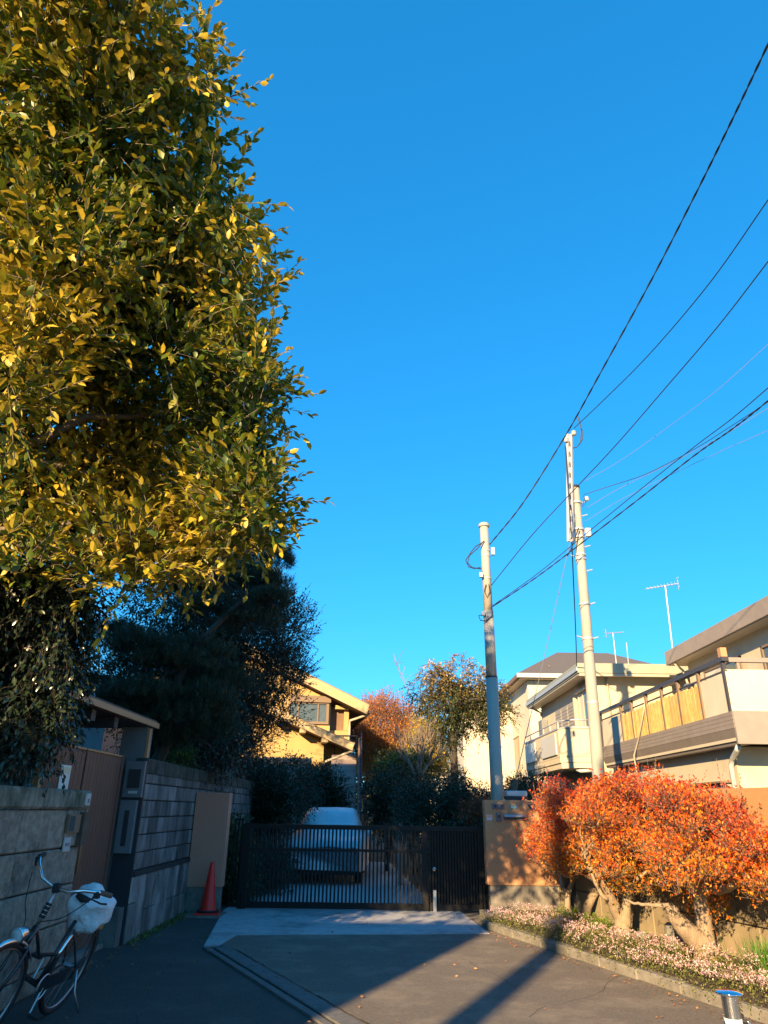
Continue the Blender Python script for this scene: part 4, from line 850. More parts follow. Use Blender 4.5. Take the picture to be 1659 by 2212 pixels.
def fender(c, axis, a0, a1, ref, m_):
    a = norm(np.cross(axis, ez)); 
    if (a@ref) < 0: a = -a
    v = np.cross(a, axis); v = v if v[2] > 0 else -v; V = []; n_ = 22
    for i in range(n_+1):
        t = a0+(a1-a0)*i/n_; d = a*math.cos(t)+v*math.sin(t)
        for (o_, r_) in ((-.028, .335), (-.018, .352), (0, .358), (.018, .352), (.028, .335)): V.append(c+axis*o_+d*r_)
    b = MB(); b.add(V, [(i*5+j, i*5+j+1, (i+1)*5+j+1, (i+1)*5+j) for i in range(n_) for j in range(4)]); o = b.build('mudguard', m_, bk, smooth=True); s_ = o.modifiers.new('thickness', 'SOLIDIFY'); s_.thickness = .002
fender(rc, blat, R(20), R(200), bf, steel); fender(fc, fax, R(20), R(150), bf, steel)
b = MB(); b.torus(bp(.44, .045, .29), blat, .085, .006, 24, 4); b.build('chain_ring', alu, bk); 
b = MB(); b.box(*bp(.24, .05, .31), .5, .012, .09, axes=(bf, blat, bup)); b.build('chain_case', dk, bk)
b = MB(); b.tube([bp(.44, .05, .29), bp(.50, .06, .14)], .008, 6); b.tube([bp(.44, -.05, .29), bp(.38, -.06, .44)], .008, 6); b.build('cranks', alu, bk)
b = MB(); b.box(*bp(.50, .11, .14), .09, .08, .02, axes=(bf, blat, bup)); b.build('pedal', rubber, bk); MB().box(*bp(.38, -.11, .44), .09, .08, .02, axes=(bf, blat, bup)).build('pedal', rubber, bk)
b = MB(); b.tube([bp(0, .07, .33), (*(bp(-.02, .14, .1)[:2]), .14), (*(bp(-.03, .17, 0)[:2]+np.array([.06, -.02])), 0.012)], .009, 6); b.build('kickstand', alu, bk, smooth=True)
b = MB(); b.tube([bp(.235, 0, .68), bp(.20, 0, .83)], .0125, 8); b.build('seat_post', steel, bk, smooth=True)
b = MB(); b.lathe([(.0, -.04), (.05, -.035), (.10, 0), (.09, .03), (0, .04)], bp(.17, 0, .85), 14, (bf*1.3, blat, bup)); b.build('saddle', rubber, bk, smooth=True)
b = MB(); b.box(*bp(-.26, 0, .60), .02, .07, .045, axes=(bf, blat, bup)); b.build('rear_reflector', orange_refl, bk)
b = MB(); b.tube([bp(-.30, -.05, .70), bp(.10, -.05, .70)], .006, 6); b.tube([bp(-.30, .05, .70), bp(.10, .05, .70)], .006, 6); b.tube([bp(-.3, -.05, .70), bp(-.3, .05, .70)], .006, 6); b.tube([bp(-.15, .06, .70), bp(0, .07, .34)], .005, 5); b.tube([bp(-.15, -.06, .70), bp(0, -.07, .34)], .005, 5); b.build('rear_rack', dk, bk)
# crumpled plastic bag pulled over the saddle
import bmesh as _bm
bmx = _bm.new(); _bm.ops.create_icosphere(bmx, subdivisions=4, radius=1)
from mathutils import noise
Cb = bp(.13, .03, .80)
for v in bmx.verts:
    p = np.array(v.co); n1 = noise.noise(Vector(p*1.7)); n2 = abs(noise.noise(Vector(p*3.1+np.array([9, 3, 1])))); k = 1+.30*n1-.07*n2
    s_ = .78+.22*(p[2]+1)/2*1.25; q = Cb + (bf*p[0]*.17 + blat*p[1]*.17*s_*1.05)*k + bup*p[2]*(.20 if p[2] < 0 else .15)*k
    v.co = Vector(q)
mb_ = bpy.data.meshes.new('saddle_bag'); vv = np.array([v.co[:] for v in bmx.verts]); cc_ = vv.mean(0)
for v in bmx.verts: v.co -= Vector(cc_)
bmx.to_mesh(mb_); bmx.free(); mb_.materials.append(plastic_bag); ob = bpy.data.objects.new('plastic_bag', mb_); link(ob, cc_)
tag(ob, 'crumpled white plastic bag pulled over the bicycle saddle', 'plastic bag')

# ============================================================ chained bollard
bo = thing('bollard', (2.48, 5.95, 0), 'chrome chained bollard with flat blue cap at the bottom right corner', 'bollard')
cb = atZ(1573, 2200, .62); cb = (cb[0], cb[1], 0)
cb = (1.895, 4.45, 0)
bo.location = cb; BASE[bo.name] = np.array(cb, float)
b = MB(); b.lathe([(.044, 0), (.044, .605)], cb, 24); b.build('post', steel, bo, smooth=False)
b = MB(); b.lathe([(.0455, .455), (.0455, .505)], cb, 24); b.build('reflective_band', white_band, bo)
b = MB(); b.lathe([(.02, .606), (.060, .609), (.072, .616), (.070, .622), (.03, .630), (0, .631)], cb, 28); b.build('cap', blue_enamel, bo, smooth=True)
b = MB(); b.lathe([(.012, 0), (.016, .02), (.0, .03)], (cb[0]+.045, cb[1], .5), 8); b.tube([(cb[0]+.04, cb[1], .49), (cb[0]+.07, cb[1]-.01, .49)], .012, 6); b.build('hook', rubber, bo)
def chain(a, c, sag, label):
    b = MB(); a = np.array(a); c = np.array(c); n = int(np.linalg.norm(c-a)/.028); prev = a
    for k in range(n):
        t = (k+.5)/n; p = a*(1-t)+c*t+np.array([0, 0, -4*sag*t*(1-t)]); d = norm((c-a)+np.array([0, 0, -4*sag*(1-2*t)])); s_ = norm(np.cross(d, ez)); s_ = s_ if k % 2 else np.cross(d, s_)
        pts = [p+d*.018*math.cos(q)+s_*.009*math.sin(q) for q in np.linspace(0, 2*math.pi, 9)]
        b.tube(pts, .0032, 4, cap=False)
    return tag(b.build('chain', steel, None, smooth=True), label, 'chain')
chain((cb[0]+.06, cb[1], .49), (3.2, 3.9, .49), .22, 'metal link chain hanging to the right of the chrome bollard')
chain((cb[0]-.05, cb[1]-.01, .49), (1.35, 2.9, .49), .15, 'metal link chain dropping on the near left side of the bollard')

# ============================================================ vegetation
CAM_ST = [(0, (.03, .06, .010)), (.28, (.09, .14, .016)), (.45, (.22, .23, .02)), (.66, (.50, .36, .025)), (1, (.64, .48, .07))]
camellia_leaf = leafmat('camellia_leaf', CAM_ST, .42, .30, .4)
camellia_dark = leafmat('dark_glossy_leaf', [(0, (.012, .024, .014)), (.6, (.025, .045, .022)), (1, (.06, .085, .045))], .25, .1, .7)
pine_leaf = leafmat('pine_needle', [(0, (.012, .030, .018)), (.7, (.030, .062, .028)), (.92, (.06, .09, .03)), (1, (.16, .09, .03))], .5, .1)
ever_leaf = leafmat('evergreen_leaf', [(0, (.010, .024, .014)), (.7, (.028, .050, .022)), (1, (.07, .09, .035))], .4, .15)
hedge_leaf = leafmat('hedge_leaf', [(0, (.010, .022, .012)), (.6, (.022, .042, .018)), (.93, (.05, .07, .02)), (1, (.14, .11, .02))], .5, .15)
autumn_leaf = leafmat('autumn_leaf', [(0, (.34, .07, .015)), (.45, (.52, .16, .02)), (.75, (.55, .28, .03)), (1, (.28, .26, .04))], .55, .35)
yellow_leaf = leafmat('ginkgo_yellow_leaf', [(0, (.10, .13, .02)), (.4, (.35, .30, .02)), (1, (.70, .46, .02))], .5, .35)
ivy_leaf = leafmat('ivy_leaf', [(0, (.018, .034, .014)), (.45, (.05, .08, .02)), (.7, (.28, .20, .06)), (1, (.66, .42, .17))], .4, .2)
maple_leaf = leafmat('maple_leaf', [(0, (.25, .02, .01)), (.5, (.50, .09, .02)), (1, (.55, .22, .03))], .5, .35)
enk_leaf = leafmat('enkianthus_leaf', [(0, (.09, .010, .014)), (.16, (.38, .026, .02)), (.34, (.64, .078, .018)), (.56, (.78, .19, .018)), (.80, (.70, .31, .02)), (1, (.20, .21, .025))], .5, .30)
red_leaf = leafmat('red_berry_leaf', [(0, (.35, .01, .01)), (1, (.55, .04, .03))], .5, .2)
fern_leaf = leafmat('lush_green_leaf', [(0, (.05, .12, .012)), (1, (.22, .32, .03))], .5, .3)
grass_leaf = leafmat('grass_blade', [(0, (.03, .12, .01)), (1, (.12, .28, .03))], .5, .3)
ground_leaf = leafmat('ground_cover_leaf', [(0, (.07, .10, .02)), (.6, (.17, .19, .04)), (1, (.30, .26, .07))], .6, .2)
petal = leafmat('pink_petal', [(0, (.60, .28, .34)), (.5, (.74, .48, .50)), (1, (.85, .72, .66))], .6, .3)
white_petal = leafmat('white_petal', [(0, (.8, .7, .62)), (1, (.85, .8, .75))], .6, .3)
dead_leaf = leafmat('fallen_leaf', [(0, (.22, .08, .03)), (1, (.50, .24, .08))], .7, .1)

def tree(name, label, cat_, base, C, rx, rz, per, m_leaf, size, tmpl=T_DIAM, m_bark=bark_dk, tr=.12, group=None, nl=5, L=.3, droop=.3, open_=.9, updir=.35, rf=None, mask=None, limbs=True, top=None, shell=.45, twr=.005, needles=False):
    t = thing(name, base, label, cat_, group)
    C = np.array(C, float); P, o, idx = clump_pts(C, rx, rz, per, shell)
    if mask is not None: k = mask(P); P, o, idx = P[k], o[k], idx[k]
    D = norm(o*.75+np.array([0, 0, updir])+rng.normal(size=o.shape)*.4)
    LP, LD, LS, SA, SB = sprigs(P, D, L*rng.uniform(.6, 1.2, len(P)), nl, size, droop, open_)
    rn = rng.beta(2, 2, len(LP)); rn = rn if rf is None else rf(LP, rn)
    lf = leaves('foliage', m_leaf, LP, LD, LS, rn, tmpl, t)
    if twr: twigs('twigs', m_bark, SA, SB, twr, twr*.7, t)
    if limbs:
        b = MB(); base = np.array(base, float); tp = np.array(top if top is not None else C.mean(0), float)
        tk = limb(b, base, tp, tr, tr*.35, .10, 8, 10); b.build('trunk', m_bark, t, smooth=True)
        b = MB(); order = rng.permutation(len(C))[:26]
        for i in order:
            z = C[i][2]; cand = min(tk[2:], key=lambda q: np.linalg.norm(q-C[i]+np.array([0, 0, .5]))); limb(b, cand, C[i], tr*.32, .008, .14, 5, 6)
        b.build('limbs', m_bark, t, smooth=True)['kind'] = 'stuff'
    return t, LP, LD, LS, rn

# ---- big camellia over the stone wall: clumps fill the measured outline at 3.6 - 6.6 m
OUT = [(-700, -500), (300, -500), (340, -50), (372, 60), (440, 120), (490, 185), (450, 290), (500, 365), (495, 440), (540, 530), (580, 600), (565, 720), (590, 800), (600, 895), (570, 960), (550, 1010), (585, 1065), (602, 1130), (560, 1185), (500, 1200), (410, 1245), (370, 1262), (250, 1275), (140, 1240), (-700, 1250)]
def inout(P, jit=14):
    x, y, d = proj(P); return inpoly(x+rng.normal(size=len(x))*jit, y+rng.normal(size=len(x))*jit, OUT)
cl = []
while len(cl) < 215:
    x, y = random.uniform(-420, 600), random.uniform(-300, 1230)
    if not inpoly(np.array([x]), np.array([y]), OUT)[0]: continue
    f_ = min(1, max(0, (x-60)/420)); d = random.uniform(4.5+1.1*f_, 6.2+.7*f_)
    if x < -60: d = random.uniform(5.6, 6.8)
    if 620 < y < 1215 and 100 < x < 440 and random.random() < .72: d = random.uniform(6.4, 7.4)
    cl.append(atD(x, y, d))
cl += [atD(x, y, random.uniform(5.2, 6.4)) for x, y in ((160, 1220), (220, 1240), (280, 1255), (330, 1250), (390, 1235), (440, 1215), (500, 1170), (550, 1120), (540, 1040), (560, 1080), (575, 1150), (530, 1100), (590, 1110), (600, 900), (585, 850), (480, 190), (500, 400), (590, 620))]
cl += [atD(random.uniform(-40, 500), random.uniform(480, 1225), random.uniform(7.0, 8.2)) for _ in range(85)]      # the far side of the crown
cl = np.array(cl)
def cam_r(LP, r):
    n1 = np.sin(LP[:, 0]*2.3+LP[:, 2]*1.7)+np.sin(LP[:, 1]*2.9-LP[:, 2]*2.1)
    n_ = len(LP)//9; t_ = np.repeat(np.arange(9)/8., n_)      # gold tips, greener inside: sunlit shell and shaded core put into leaf colour
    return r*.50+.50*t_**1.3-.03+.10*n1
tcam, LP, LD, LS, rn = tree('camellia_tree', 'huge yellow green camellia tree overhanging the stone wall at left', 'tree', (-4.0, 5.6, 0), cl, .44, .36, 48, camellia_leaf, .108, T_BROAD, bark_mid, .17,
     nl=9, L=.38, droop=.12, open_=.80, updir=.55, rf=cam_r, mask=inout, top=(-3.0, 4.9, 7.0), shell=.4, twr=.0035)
print('camellia leaves', len(LP))
# the 300 leaves that show largest are pieces of their own
x, y, d = proj(LP+LD*LS[:, None]*.5); vis = (x > 0) & (x < 1659) & (y > 0) & (y < 2212)
order = np.argsort(np.where(vis, -LS/d, 1))[:300]
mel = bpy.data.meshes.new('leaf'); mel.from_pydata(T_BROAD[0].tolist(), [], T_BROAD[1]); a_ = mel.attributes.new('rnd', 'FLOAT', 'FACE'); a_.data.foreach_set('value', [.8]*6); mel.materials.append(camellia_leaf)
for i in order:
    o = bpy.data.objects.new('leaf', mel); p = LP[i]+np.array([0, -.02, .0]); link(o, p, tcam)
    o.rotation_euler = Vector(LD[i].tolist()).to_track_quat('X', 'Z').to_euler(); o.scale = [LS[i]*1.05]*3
# ---- dark sasanqua behind the wall
OUT2 = [(-500, 1180), (190, 1230), (225, 1300), (195, 1390), (165, 1480), (150, 1560), (110, 1630), (60, 1680), (-500, 1690)]
cl = []
while len(cl) < 100:
    x, y = random.uniform(-300, 220), random.uniform(1200, 1670)
    if inpoly(np.array([x]), np.array([y]), OUT2)[0]: cl.append(atD(x, y, random.uniform(6.0, 7.8) if x > -100 else random.uniform(6, 8)))
tree('sasanqua_shrub', 'dark glossy shrub with a few white blooms behind the stone wall', 'shrub', (-4.1, 7.0, 0), cl, .36, .36, 78, camellia_dark, .075, T_BROAD, bark_dk, .09, nl=7, L=.24, droop=.7, updir=.0,
     mask=lambda P: inpoly(*[q+rng.normal(size=len(q))*8 for q in proj(P)[:2]], OUT2) & (P[:, 0] < -2.75), shell=.5, twr=.003)
fl = np.array([atD(x, y, 5.9) for x, y in ((20, 1280), (28, 1287), (48, 1275), (150, 1278), (185, 1268), (120, 1395), (60, 1400))]); n = 8
bl = thing('camellia_blooms', fl.mean(0), 'few white and pink blooms lit by sun in the dark shrub', 'flowers')
leaves('blooms', white_petal, np.repeat(fl, n, 0), rdir(n*len(fl)), np.full(n*len(fl), .035), rng.uniform(0, 1, n*len(fl)), T_LEAF, bl)
# ---- pine
def pine():
    pads = [(600, 1215, 11.6, .38, .22), (555, 1262, 11.8, .62, .24), (590, 1300, 11.6, .42, .16), (480, 1240, 12, .6, .22), (450, 1330, 12.2, .8, .26), (540, 1350, 12, .6, .3), (300, 1400, 11.0, .65, .22), (360, 1440, 11.2, .75, .24), (250, 1370, 11.4, .4, .16),
            (430, 1420, 11.6, .6, .3), (480, 1480, 11.8, .6, .28), (300, 1510, 11, .8, .22), (250, 1540, 11, .5, .2), (390, 1560, 11.2, .7, .28), (450, 1530, 11.2, .5, .35), (460, 1590, 11.3, .45, .3), (350, 1610, 11.4, .4, .2), (200, 1500, 11.4, .6, .22), (420, 1280, 12.6, .6, .25)]
    t = thing('pine_tree', (-3.7, 11.3, 0), 'layered dark pine rising behind the concrete block wall', 'tree')
    P, D, S = [], [], []
    for (x, y, Y, rx, rz) in pads:
        c = atY(x, y, Y); n = int(620*rx*rx+150); o = rdir(n); o[:, 2] = np.abs(o[:, 2])*.9-.15; p = c+o*np.array([rx, rx, rz*1.5])*rng.uniform(.4, 1.15, n)[:, None]
        dd = norm(o*.5+np.array([0, 0, .7])+rng.normal(size=o.shape)*.2); k = 20
        P.append(np.repeat(p, k, 0)+rng.normal(size=(n*k, 3))*.015); D.append(norm(np.repeat(dd, k, 0)+rng.normal(size=(n*k, 3))*.55)); S.append(rng.uniform(.08, .15, n*k))
    P = np.concatenate(P); P_ok = P[:, 0] < -1.6; D = np.concatenate(D)[P_ok]; S = np.concatenate(S)[P_ok]; P = P[P_ok]
    leaves('needles', pine_leaf, P, D, S, rng.uniform(0, 1, len(P))**1.5, (T_NEED[0]*np.array([1, 2.2, 1]), T_NEED[1]), t)
    b = MB(); tr_ = cat([(-3.65, 11.3, 0), (-3.62, 11.3, 1.6), atY(350, 1625, 11.3), atY(372, 1560, 11.3), atY(385, 1470, 11.3), atY(440, 1380, 11.4), atY(520, 1300, 11.6), atY(570, 1260, 11.7)], 4)
    b.tube(tr_, [.12-.10*i/len(tr_) for i in range(len(tr_))], 10); b.build('trunk', bark_dk, t, smooth=True)
    b = MB()
    for (x, y, Y, rx, rz) in pads: c = atY(x, y, Y); q = min(tr_[6:], key=lambda q: np.linalg.norm(q-c)); limb(b, q, c-[0, 0, rz*.6], .04, .012, .2, 5, 6)
    b.build('limbs', bark_dk, t, smooth=True)
pine()
def fillpoly(poly, n, Y0, Y1, seed=0):
    poly_ = np.array(poly); out = []; x0, y0_ = poly_.min(0); x1, y1_ = poly_.max(0)
    while len(out) < n:
        x, y = random.uniform(x0, x1), random.uniform(y0_, y1_)
        if inpoly(np.array([x]), np.array([y]), poly)[0]: out.append(atY(x, y, random.uniform(Y0, Y1)))
    return out
# ---- tall evergreen beyond the pine
tree('evergreen_tree', 'tall dark evergreen leaning over the block wall beside the yellow house', 'tree', (-4.3, 16.8, 0),
     fillpoly([(430, 1200), (560, 1180), (600, 1330), (625, 1350), (640, 1370), (615, 1470), (590, 1560), (560, 1640), (480, 1660), (380, 1640), (380, 1300)], 60, 15, 18.4), .62, .55, 190, ever_leaf, .085, T_LEAF, bark_dk, .16, nl=6, L=.45, droop=.0, updir=.65, top=(-3.8, 16.8, 5.5), shell=.5)
b_ = np.array([atY(x, y, 15.8) for x, y in ((650, 1330), (640, 1350), (655, 1310), (640, 1400), (630, 1430))])
tree('glossy_shrub', 'rounded shrub with bluish shining leaves behind the pine trunk', 'shrub', (-3.9, 13.0, 0),
     fillpoly([(400, 1560), (470, 1500), (510, 1530), (512, 1610), (490, 1650), (430, 1640)], 22, 12.8, 13.6), .32, .3, 60, camellia_dark, .06, T_BROAD, bark_dk, .06, nl=6, L=.25, droop=.8, updir=.0, shell=.5)
tree('small_bush', 'low yellowish bush showing over the block wall', 'shrub', (-3.5, 12.3, 0), fillpoly([(375, 1625), (400, 1620), (415, 1645), (380, 1650)], 6, 12.2, 12.5), .16, .14, 40, fern_leaf, .05, T_LEAF, bark_dk, .04, nl=5, L=.15, shell=.5)
tree('dark_backdrop_tree', 'dense dark tree filling the gap left of the pine trunk', 'tree', (-5.2, 14.5, 0),
     fillpoly([(250, 1330), (330, 1285), (420, 1290), (470, 1400), (430, 1640), (330, 1640), (240, 1560), (215, 1460)], 62, 13.6, 15.2), .55, .5, 120, ever_leaf, .085, T_LEAF, bark_dk, .14, nl=6, L=.4, droop=.1, updir=.4, shell=.5, twr=0)
# ---- shrubs beyond the gate
def shrub(poly, n, Y0, Y1, r, per, lm, size, label, base, nm='shrub', grp=None, **kw):
    return tree(nm, label, 'shrub', base, fillpoly(poly, n, Y0, Y1), r, r*.85, int(per*1.7), lm, size*1.15, T_LEAF, bark_dk, .05, grp, nl=6, L=.3, droop=.3, shell=.5, twr=0, **kw)
shrub([(520, 1690), (560, 1665), (640, 1650), (665, 1690), (650, 1750), (600, 1790), (530, 1790)], 30, 17.5, 20, .42, 80, hedge_leaf, .07, 'dark leafy shrub between block wall and covered car', (-3.6, 18.5, 0))
shrub([(675, 1680), (712, 1670), (728, 1695), (725, 1770), (700, 1775), (670, 1740)], 24, 21, 23, .4, 80, hedge_leaf, .08, 'rounded mid green shrub in front of the yellow house', (-2.2, 22, 0))
rd = np.array([atY(x, y, 20.5) for x, y in ((656, 1640), (652, 1650), (670, 1690), (662, 1700), (648, 1760), (642, 1765), (600, 1648))]); k = 14
rb = thing('red_leaf_sprays', rd.mean(0), 'small sprays of red leaves among the dark shrubs by the yellow house', 'shrub'); leaves('foliage', red_leaf, np.repeat(rd, k, 0)+rng.normal(size=(k*len(rd), 3))*.12, rdir(k*len(rd)), np.full(k*len(rd), .09), rng.uniform(0, 1, k*len(rd)), T_LEAF, rb)
b = MB(); b.tube([(rd.mean(0)[0], 20.5, 0), rd.mean(0)], .02, 6); b.build('stem', bark_dk, rb)
shrub([(825, 1690), (860, 1665), (900, 1700), (905, 1780), (820, 1790), (815, 1730)], 26, 19, 22, .42, 75, hedge_leaf, .08, 'dark shrub right of the stair foot', (.2, 20.5, 0))
shrub([(880, 1720), (960, 1690), (1040, 1690), (1045, 1790), (880, 1800)], 34, 15.5, 18, .36, 90, hedge_leaf, .06, 'broad dark hedge shrub behind the right half of the gate', (1.5, 16.8, 0))
shrub([(1090, 1705), (1180, 1700), (1200, 1730), (1100, 1735)], 16, 14.6, 16, .28, 70, hedge_leaf, .055, 'low hedge top showing above the letterbox pier', (3.0, 15, 0))
shrub([(835, 1620), (900, 1625), (930, 1670), (840, 1700), (828, 1660)], 22, 24, 27, .5, 60, leafmat('olive_leaf', [(0, (.03, .05, .015)), (.6, (.09, .11, .02)), (1, (.38, .34, .04))], .5, .3), .1, 'sunlit olive green shrub below the orange tree', (.3, 25, 0), nm='olive_shrub')
tree('red_maple_shrub', 'small orange red maple beside the gate end of the pier', 'shrub', (1.9, 14.2, 0), fillpoly([(1012, 1750), (1030, 1728), (1045, 1725), (1050, 1790), (1005, 1785)], 12, 14, 14.6), .2, .18, 60, maple_leaf, .05, T_LEAF, bark_dk, .03, nl=5, L=.18, shell=.5)
shrub([(470, 1800), (520, 1790), (530, 1900), (520, 1960), (490, 1965), (480, 1880)], 22, 13.3, 14.5, .22, 55, leafmat('mixed_low_leaf', [(0, (.02, .05, .015)), (.8, (.06, .11, .025)), (1, (.42, .36, .03))], .5, .2), .06, 'low leafy plants along the block wall behind the gate post', (-2.6, 13.8, 0), nm='low_plant')
shrub([(545, 1860), (600, 1830), (620, 1880), (560, 1930), (530, 1920)], 20, 14.4, 17, .26, 50, hedge_leaf, .06, 'dark undergrowth left of the driveway behind the gate', (-2.7, 15.5, 0), nm='low_plant')
shrub([(960, 1800), (1040, 1790), (1045, 1930), (985, 1900), (930, 1850)], 34, 13.6, 16.5, .3, 70, hedge_leaf, .06, 'dark undergrowth right of the driveway behind the gate', (1.7, 15, 0), nm='low_plant')
gp_ = thing('white_garden_post', (.35, 17, 0), 'short rounded white post behind the gate beside the hedge', 'post'); q = atY(865, 1783, 17)
b = MB(); b.lathe([(.05, 0), (.05, q[2]), (.03, q[2]+.05), (0, q[2]+.06)], (q[0], 17, 0), 12); b.build('post', white_plastic, gp_, smooth=True)
# ---- background autumn trees
tree('orange_maple_tree', 'feathery orange autumn tree beside the yellow house roof', 'tree', (-.6, 34, 0), fillpoly([(760, 1560), (800, 1545), (850, 1535), (880, 1560), (870, 1640), (880, 1680), (790, 1680), (765, 1640)], 34, 32, 36), .65, .6, 150, autumn_leaf, .13, T_LEAF, bark_mid, .12,
     nl=6, L=.7, droop=-.1, updir=1.1, rf=lambda P, r: np.clip(r*.7+.35-(P[:, 2]-3.2)*.14, 0, 1), top=(-.5, 34, 4.0), shell=.5)
tree('yellow_tree', 'yellow and green tree between the orange tree and ivy tree', 'tree', (1.7, 30, 0), fillpoly([(880, 1590), (920, 1555), (950, 1580), (955, 1680), (880, 1690)], 20, 29, 31), .5, .5, 70, yellow_leaf, .12, T_LEAF, bark_mid, .09, nl=6, L=.5, droop=.0, updir=.6, rf=lambda P, r: np.clip(r+.2*np.sin(P[:, 0]*5), 0, 1), shell=.5)
tree('ginkgo_sapling', 'bright yellow low foliage behind the bare forked trunk', 'tree', (2.2, 27, 0), fillpoly([(925, 1640), (950, 1620), (960, 1660), (930, 1670)], 8, 26, 27), .3, .3, 40, yellow_leaf, .1, T_LEAF, bark_mid, .04, nl=5, L=.3, rf=lambda P, r: r*.4+.6, shell=.5)
IVC = fillpoly([(905, 1490), (935, 1440), (985, 1425), (1020, 1435), (1040, 1450), (1090, 1520), (1095, 1545), (1040, 1590), (1010, 1640), (960, 1640), (945, 1560), (915, 1530)], 44, 21.3, 23)
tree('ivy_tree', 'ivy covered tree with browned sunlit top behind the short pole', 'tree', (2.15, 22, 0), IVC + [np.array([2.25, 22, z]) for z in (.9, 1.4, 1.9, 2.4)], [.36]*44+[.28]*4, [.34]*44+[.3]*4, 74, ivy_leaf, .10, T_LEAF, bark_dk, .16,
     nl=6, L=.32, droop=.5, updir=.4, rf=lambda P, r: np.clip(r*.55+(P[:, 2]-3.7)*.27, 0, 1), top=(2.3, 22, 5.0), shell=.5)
# bare forked tree
def bare(name, base, label, specs, r0, depth=3, m_=bark_mid, group=None):
    t = thing(name, base, label, 'tree', group); b = MB(); tw = []
    def grow(p, d, L, r, k):
        q = p+d*L; n = 4; pts = [p+(q-p)*i/n+rng.normal(size=3)*L*.02 for i in range(n+1)]; b.tube(pts, [r*(1-.35*i/n) for i in range(n+1)], 6 if k > 1 else 4)
        if k <= 0: return
        for _ in range(3 if k > 1 else 4):
            s_ = random.uniform(.45, 1.0); grow(pts[min(n, 1+int(s_*n))] if s_ < .95 else pts[n], norm(d+rng.normal(size=3)*.42+[0, 0, .15]), L*random.uniform(.5, .78), r*.55, k-1)
    for (d, L) in specs: grow(np.array(base, float)+[0, 0, 0], norm(np.array(d, float)), L, r0, depth)
    b.build('trunk_and_branches', m_, t, smooth=True); return t
btree = bare('bare_tree', (.95, 20, 0), 'bare forked trunk with upswept branches left of the ivy tree', [((.02, 0, 1), 2.3)], .13, 0)
q = np.array([1.0, 20, 2.2]); b = MB(); 
def grow2(p, d, L, r, k):
    q = p+d*L; b.tube([p, (p+q)/2+rng.normal(size=3)*L*.03, q], [r, r*.8, r*.6], 5)
    if k: 
        for _ in range(3): grow2(p+(q-p)*random.uniform(.5, 1), norm(d+rng.normal(size=3)*.3+[0, 0, .2]), L*random.uniform(.55, .85), r*.55, k-1)
for d in ((-.45, 0, 1), (.2, .1, 1), (.55, 0, .9), (.05, -.2, 1)): grow2(q, norm(np.array(d)), .66, .055, 4)
b.build('crown', bark_mid, btree, smooth=True)['kind'] = 'stuff'
b = MB(); t = thing('tall_sapling', (-.0, 36, 0), 'tall thin leafless sapling against the sky', 'tree'); P_ = cat([atY(925, 1640, 36), atY(905, 1560, 36), atY(880, 1490, 36), atY(856, 1432, 36)], 4); b.tube([(P_[0][0], 36, 0)]+P_, [.05]+[.04-.035*i/len(P_) for i in range(len(P_))], 5)
for i in range(4, len(P_)):
    for _ in range(3): b.tube([P_[i], P_[i]+norm(rng.normal(size=3)*.5+[0, 0, 1.2])*random.uniform(.3, .8)], .012, 3)
b.build('stem', bark_mid, t)
# climbing bare twigs on the white wall side
# ---- far hedge row closing the horizon
tree('far_trees', 'distant mixed trees closing the view behind the houses', 'trees', (0, 70, 0), [np.array([x+random.uniform(-1, 1), 56+random.uniform(-3, 3), random.uniform(.6, 3.4)]) for x in np.linspace(-26, 26, 70)], 2.4, 2.0, 150, hedge_leaf, .45, T_DIAM, bark_dk, .2, nl=5, L=1.0, limbs=False, twr=0)

# ============================================================ flaming enkianthus shrubs
OB = [(1125, 1835), (1160, 1780), (1158, 1730), (1190, 1695), (1230, 1712), (1300, 1700), (1370, 1690), (1400, 1672), (1415, 1705), (1480, 1718), (1520, 1712), (1585, 1735), (1625, 1790), (1650, 1830), (1720, 1850), (1740, 1930), (1640, 1945), (1590, 1915), (1560, 1935), (1555, 1985), (1535, 2020), (1508, 2000), (1500, 1940), (1440, 1915), (1400, 1940), (1330, 1935), (1280, 1885), (1215, 1895), (1190, 1880), (1160, 1862)]
def enk_r(P, r):
    x, y, d = proj(P); n1 = .5*np.sin(P[:, 0]*3.1+P[:, 2]*2+P[:, 1])+.5*np.sin(P[:, 0]*7.7-P[:, 2]*5+P[:, 1]*3)
    z = P[:, 2]; dark = np.exp(-((P[:, 1]-7.6)/.9)**2)      # the nearest shrub is darker red
    return np.clip(.60-(z-1.15)*.34 + .12*n1 + (r-.5)*.62 - .14*dark*(P[:, 0] > 3.2) - .14*(P[:, 1] > 10.3), 0, 1)
specs = [('tall scarlet topped enkianthus shrub nearest the letterbox pier', (2.72, 11.2), 10.3, 12.0, 1100, 1330, (1.0)),
         ('middle orange enkianthus shrub with thick twin trunks', (2.93, 9.86), 8.9, 10.3, 1240, 1500, (1.0)),
         ('dark red and orange enkianthus shrub nearest the bollard', (3.37, 8.34), 7.2, 8.9, 1420, 1760, (1.0))]
T_ENK = (np.array([[0, 0, 0], [.55, .24, .08], [1., 0, -.02], [.55, -.24, .08]]), [(0, 3, 2), (0, 2, 1)])
def tubes_thing(t, lines, m_, nm='trunk'):
    b = MB()
    for pts, r0, r1 in lines:
        P = cat(pts, 5); P = [p+rng.normal(size=3)*.006 for p in P]; b.tube(P, [r0+(r1-r0)*i/(len(P)-1) for i in range(len(P))], 9)
    return b.build(nm, m_, t, smooth=True)
def T3(*a): return [atY(x, y, Y) for x, y, Y in a]
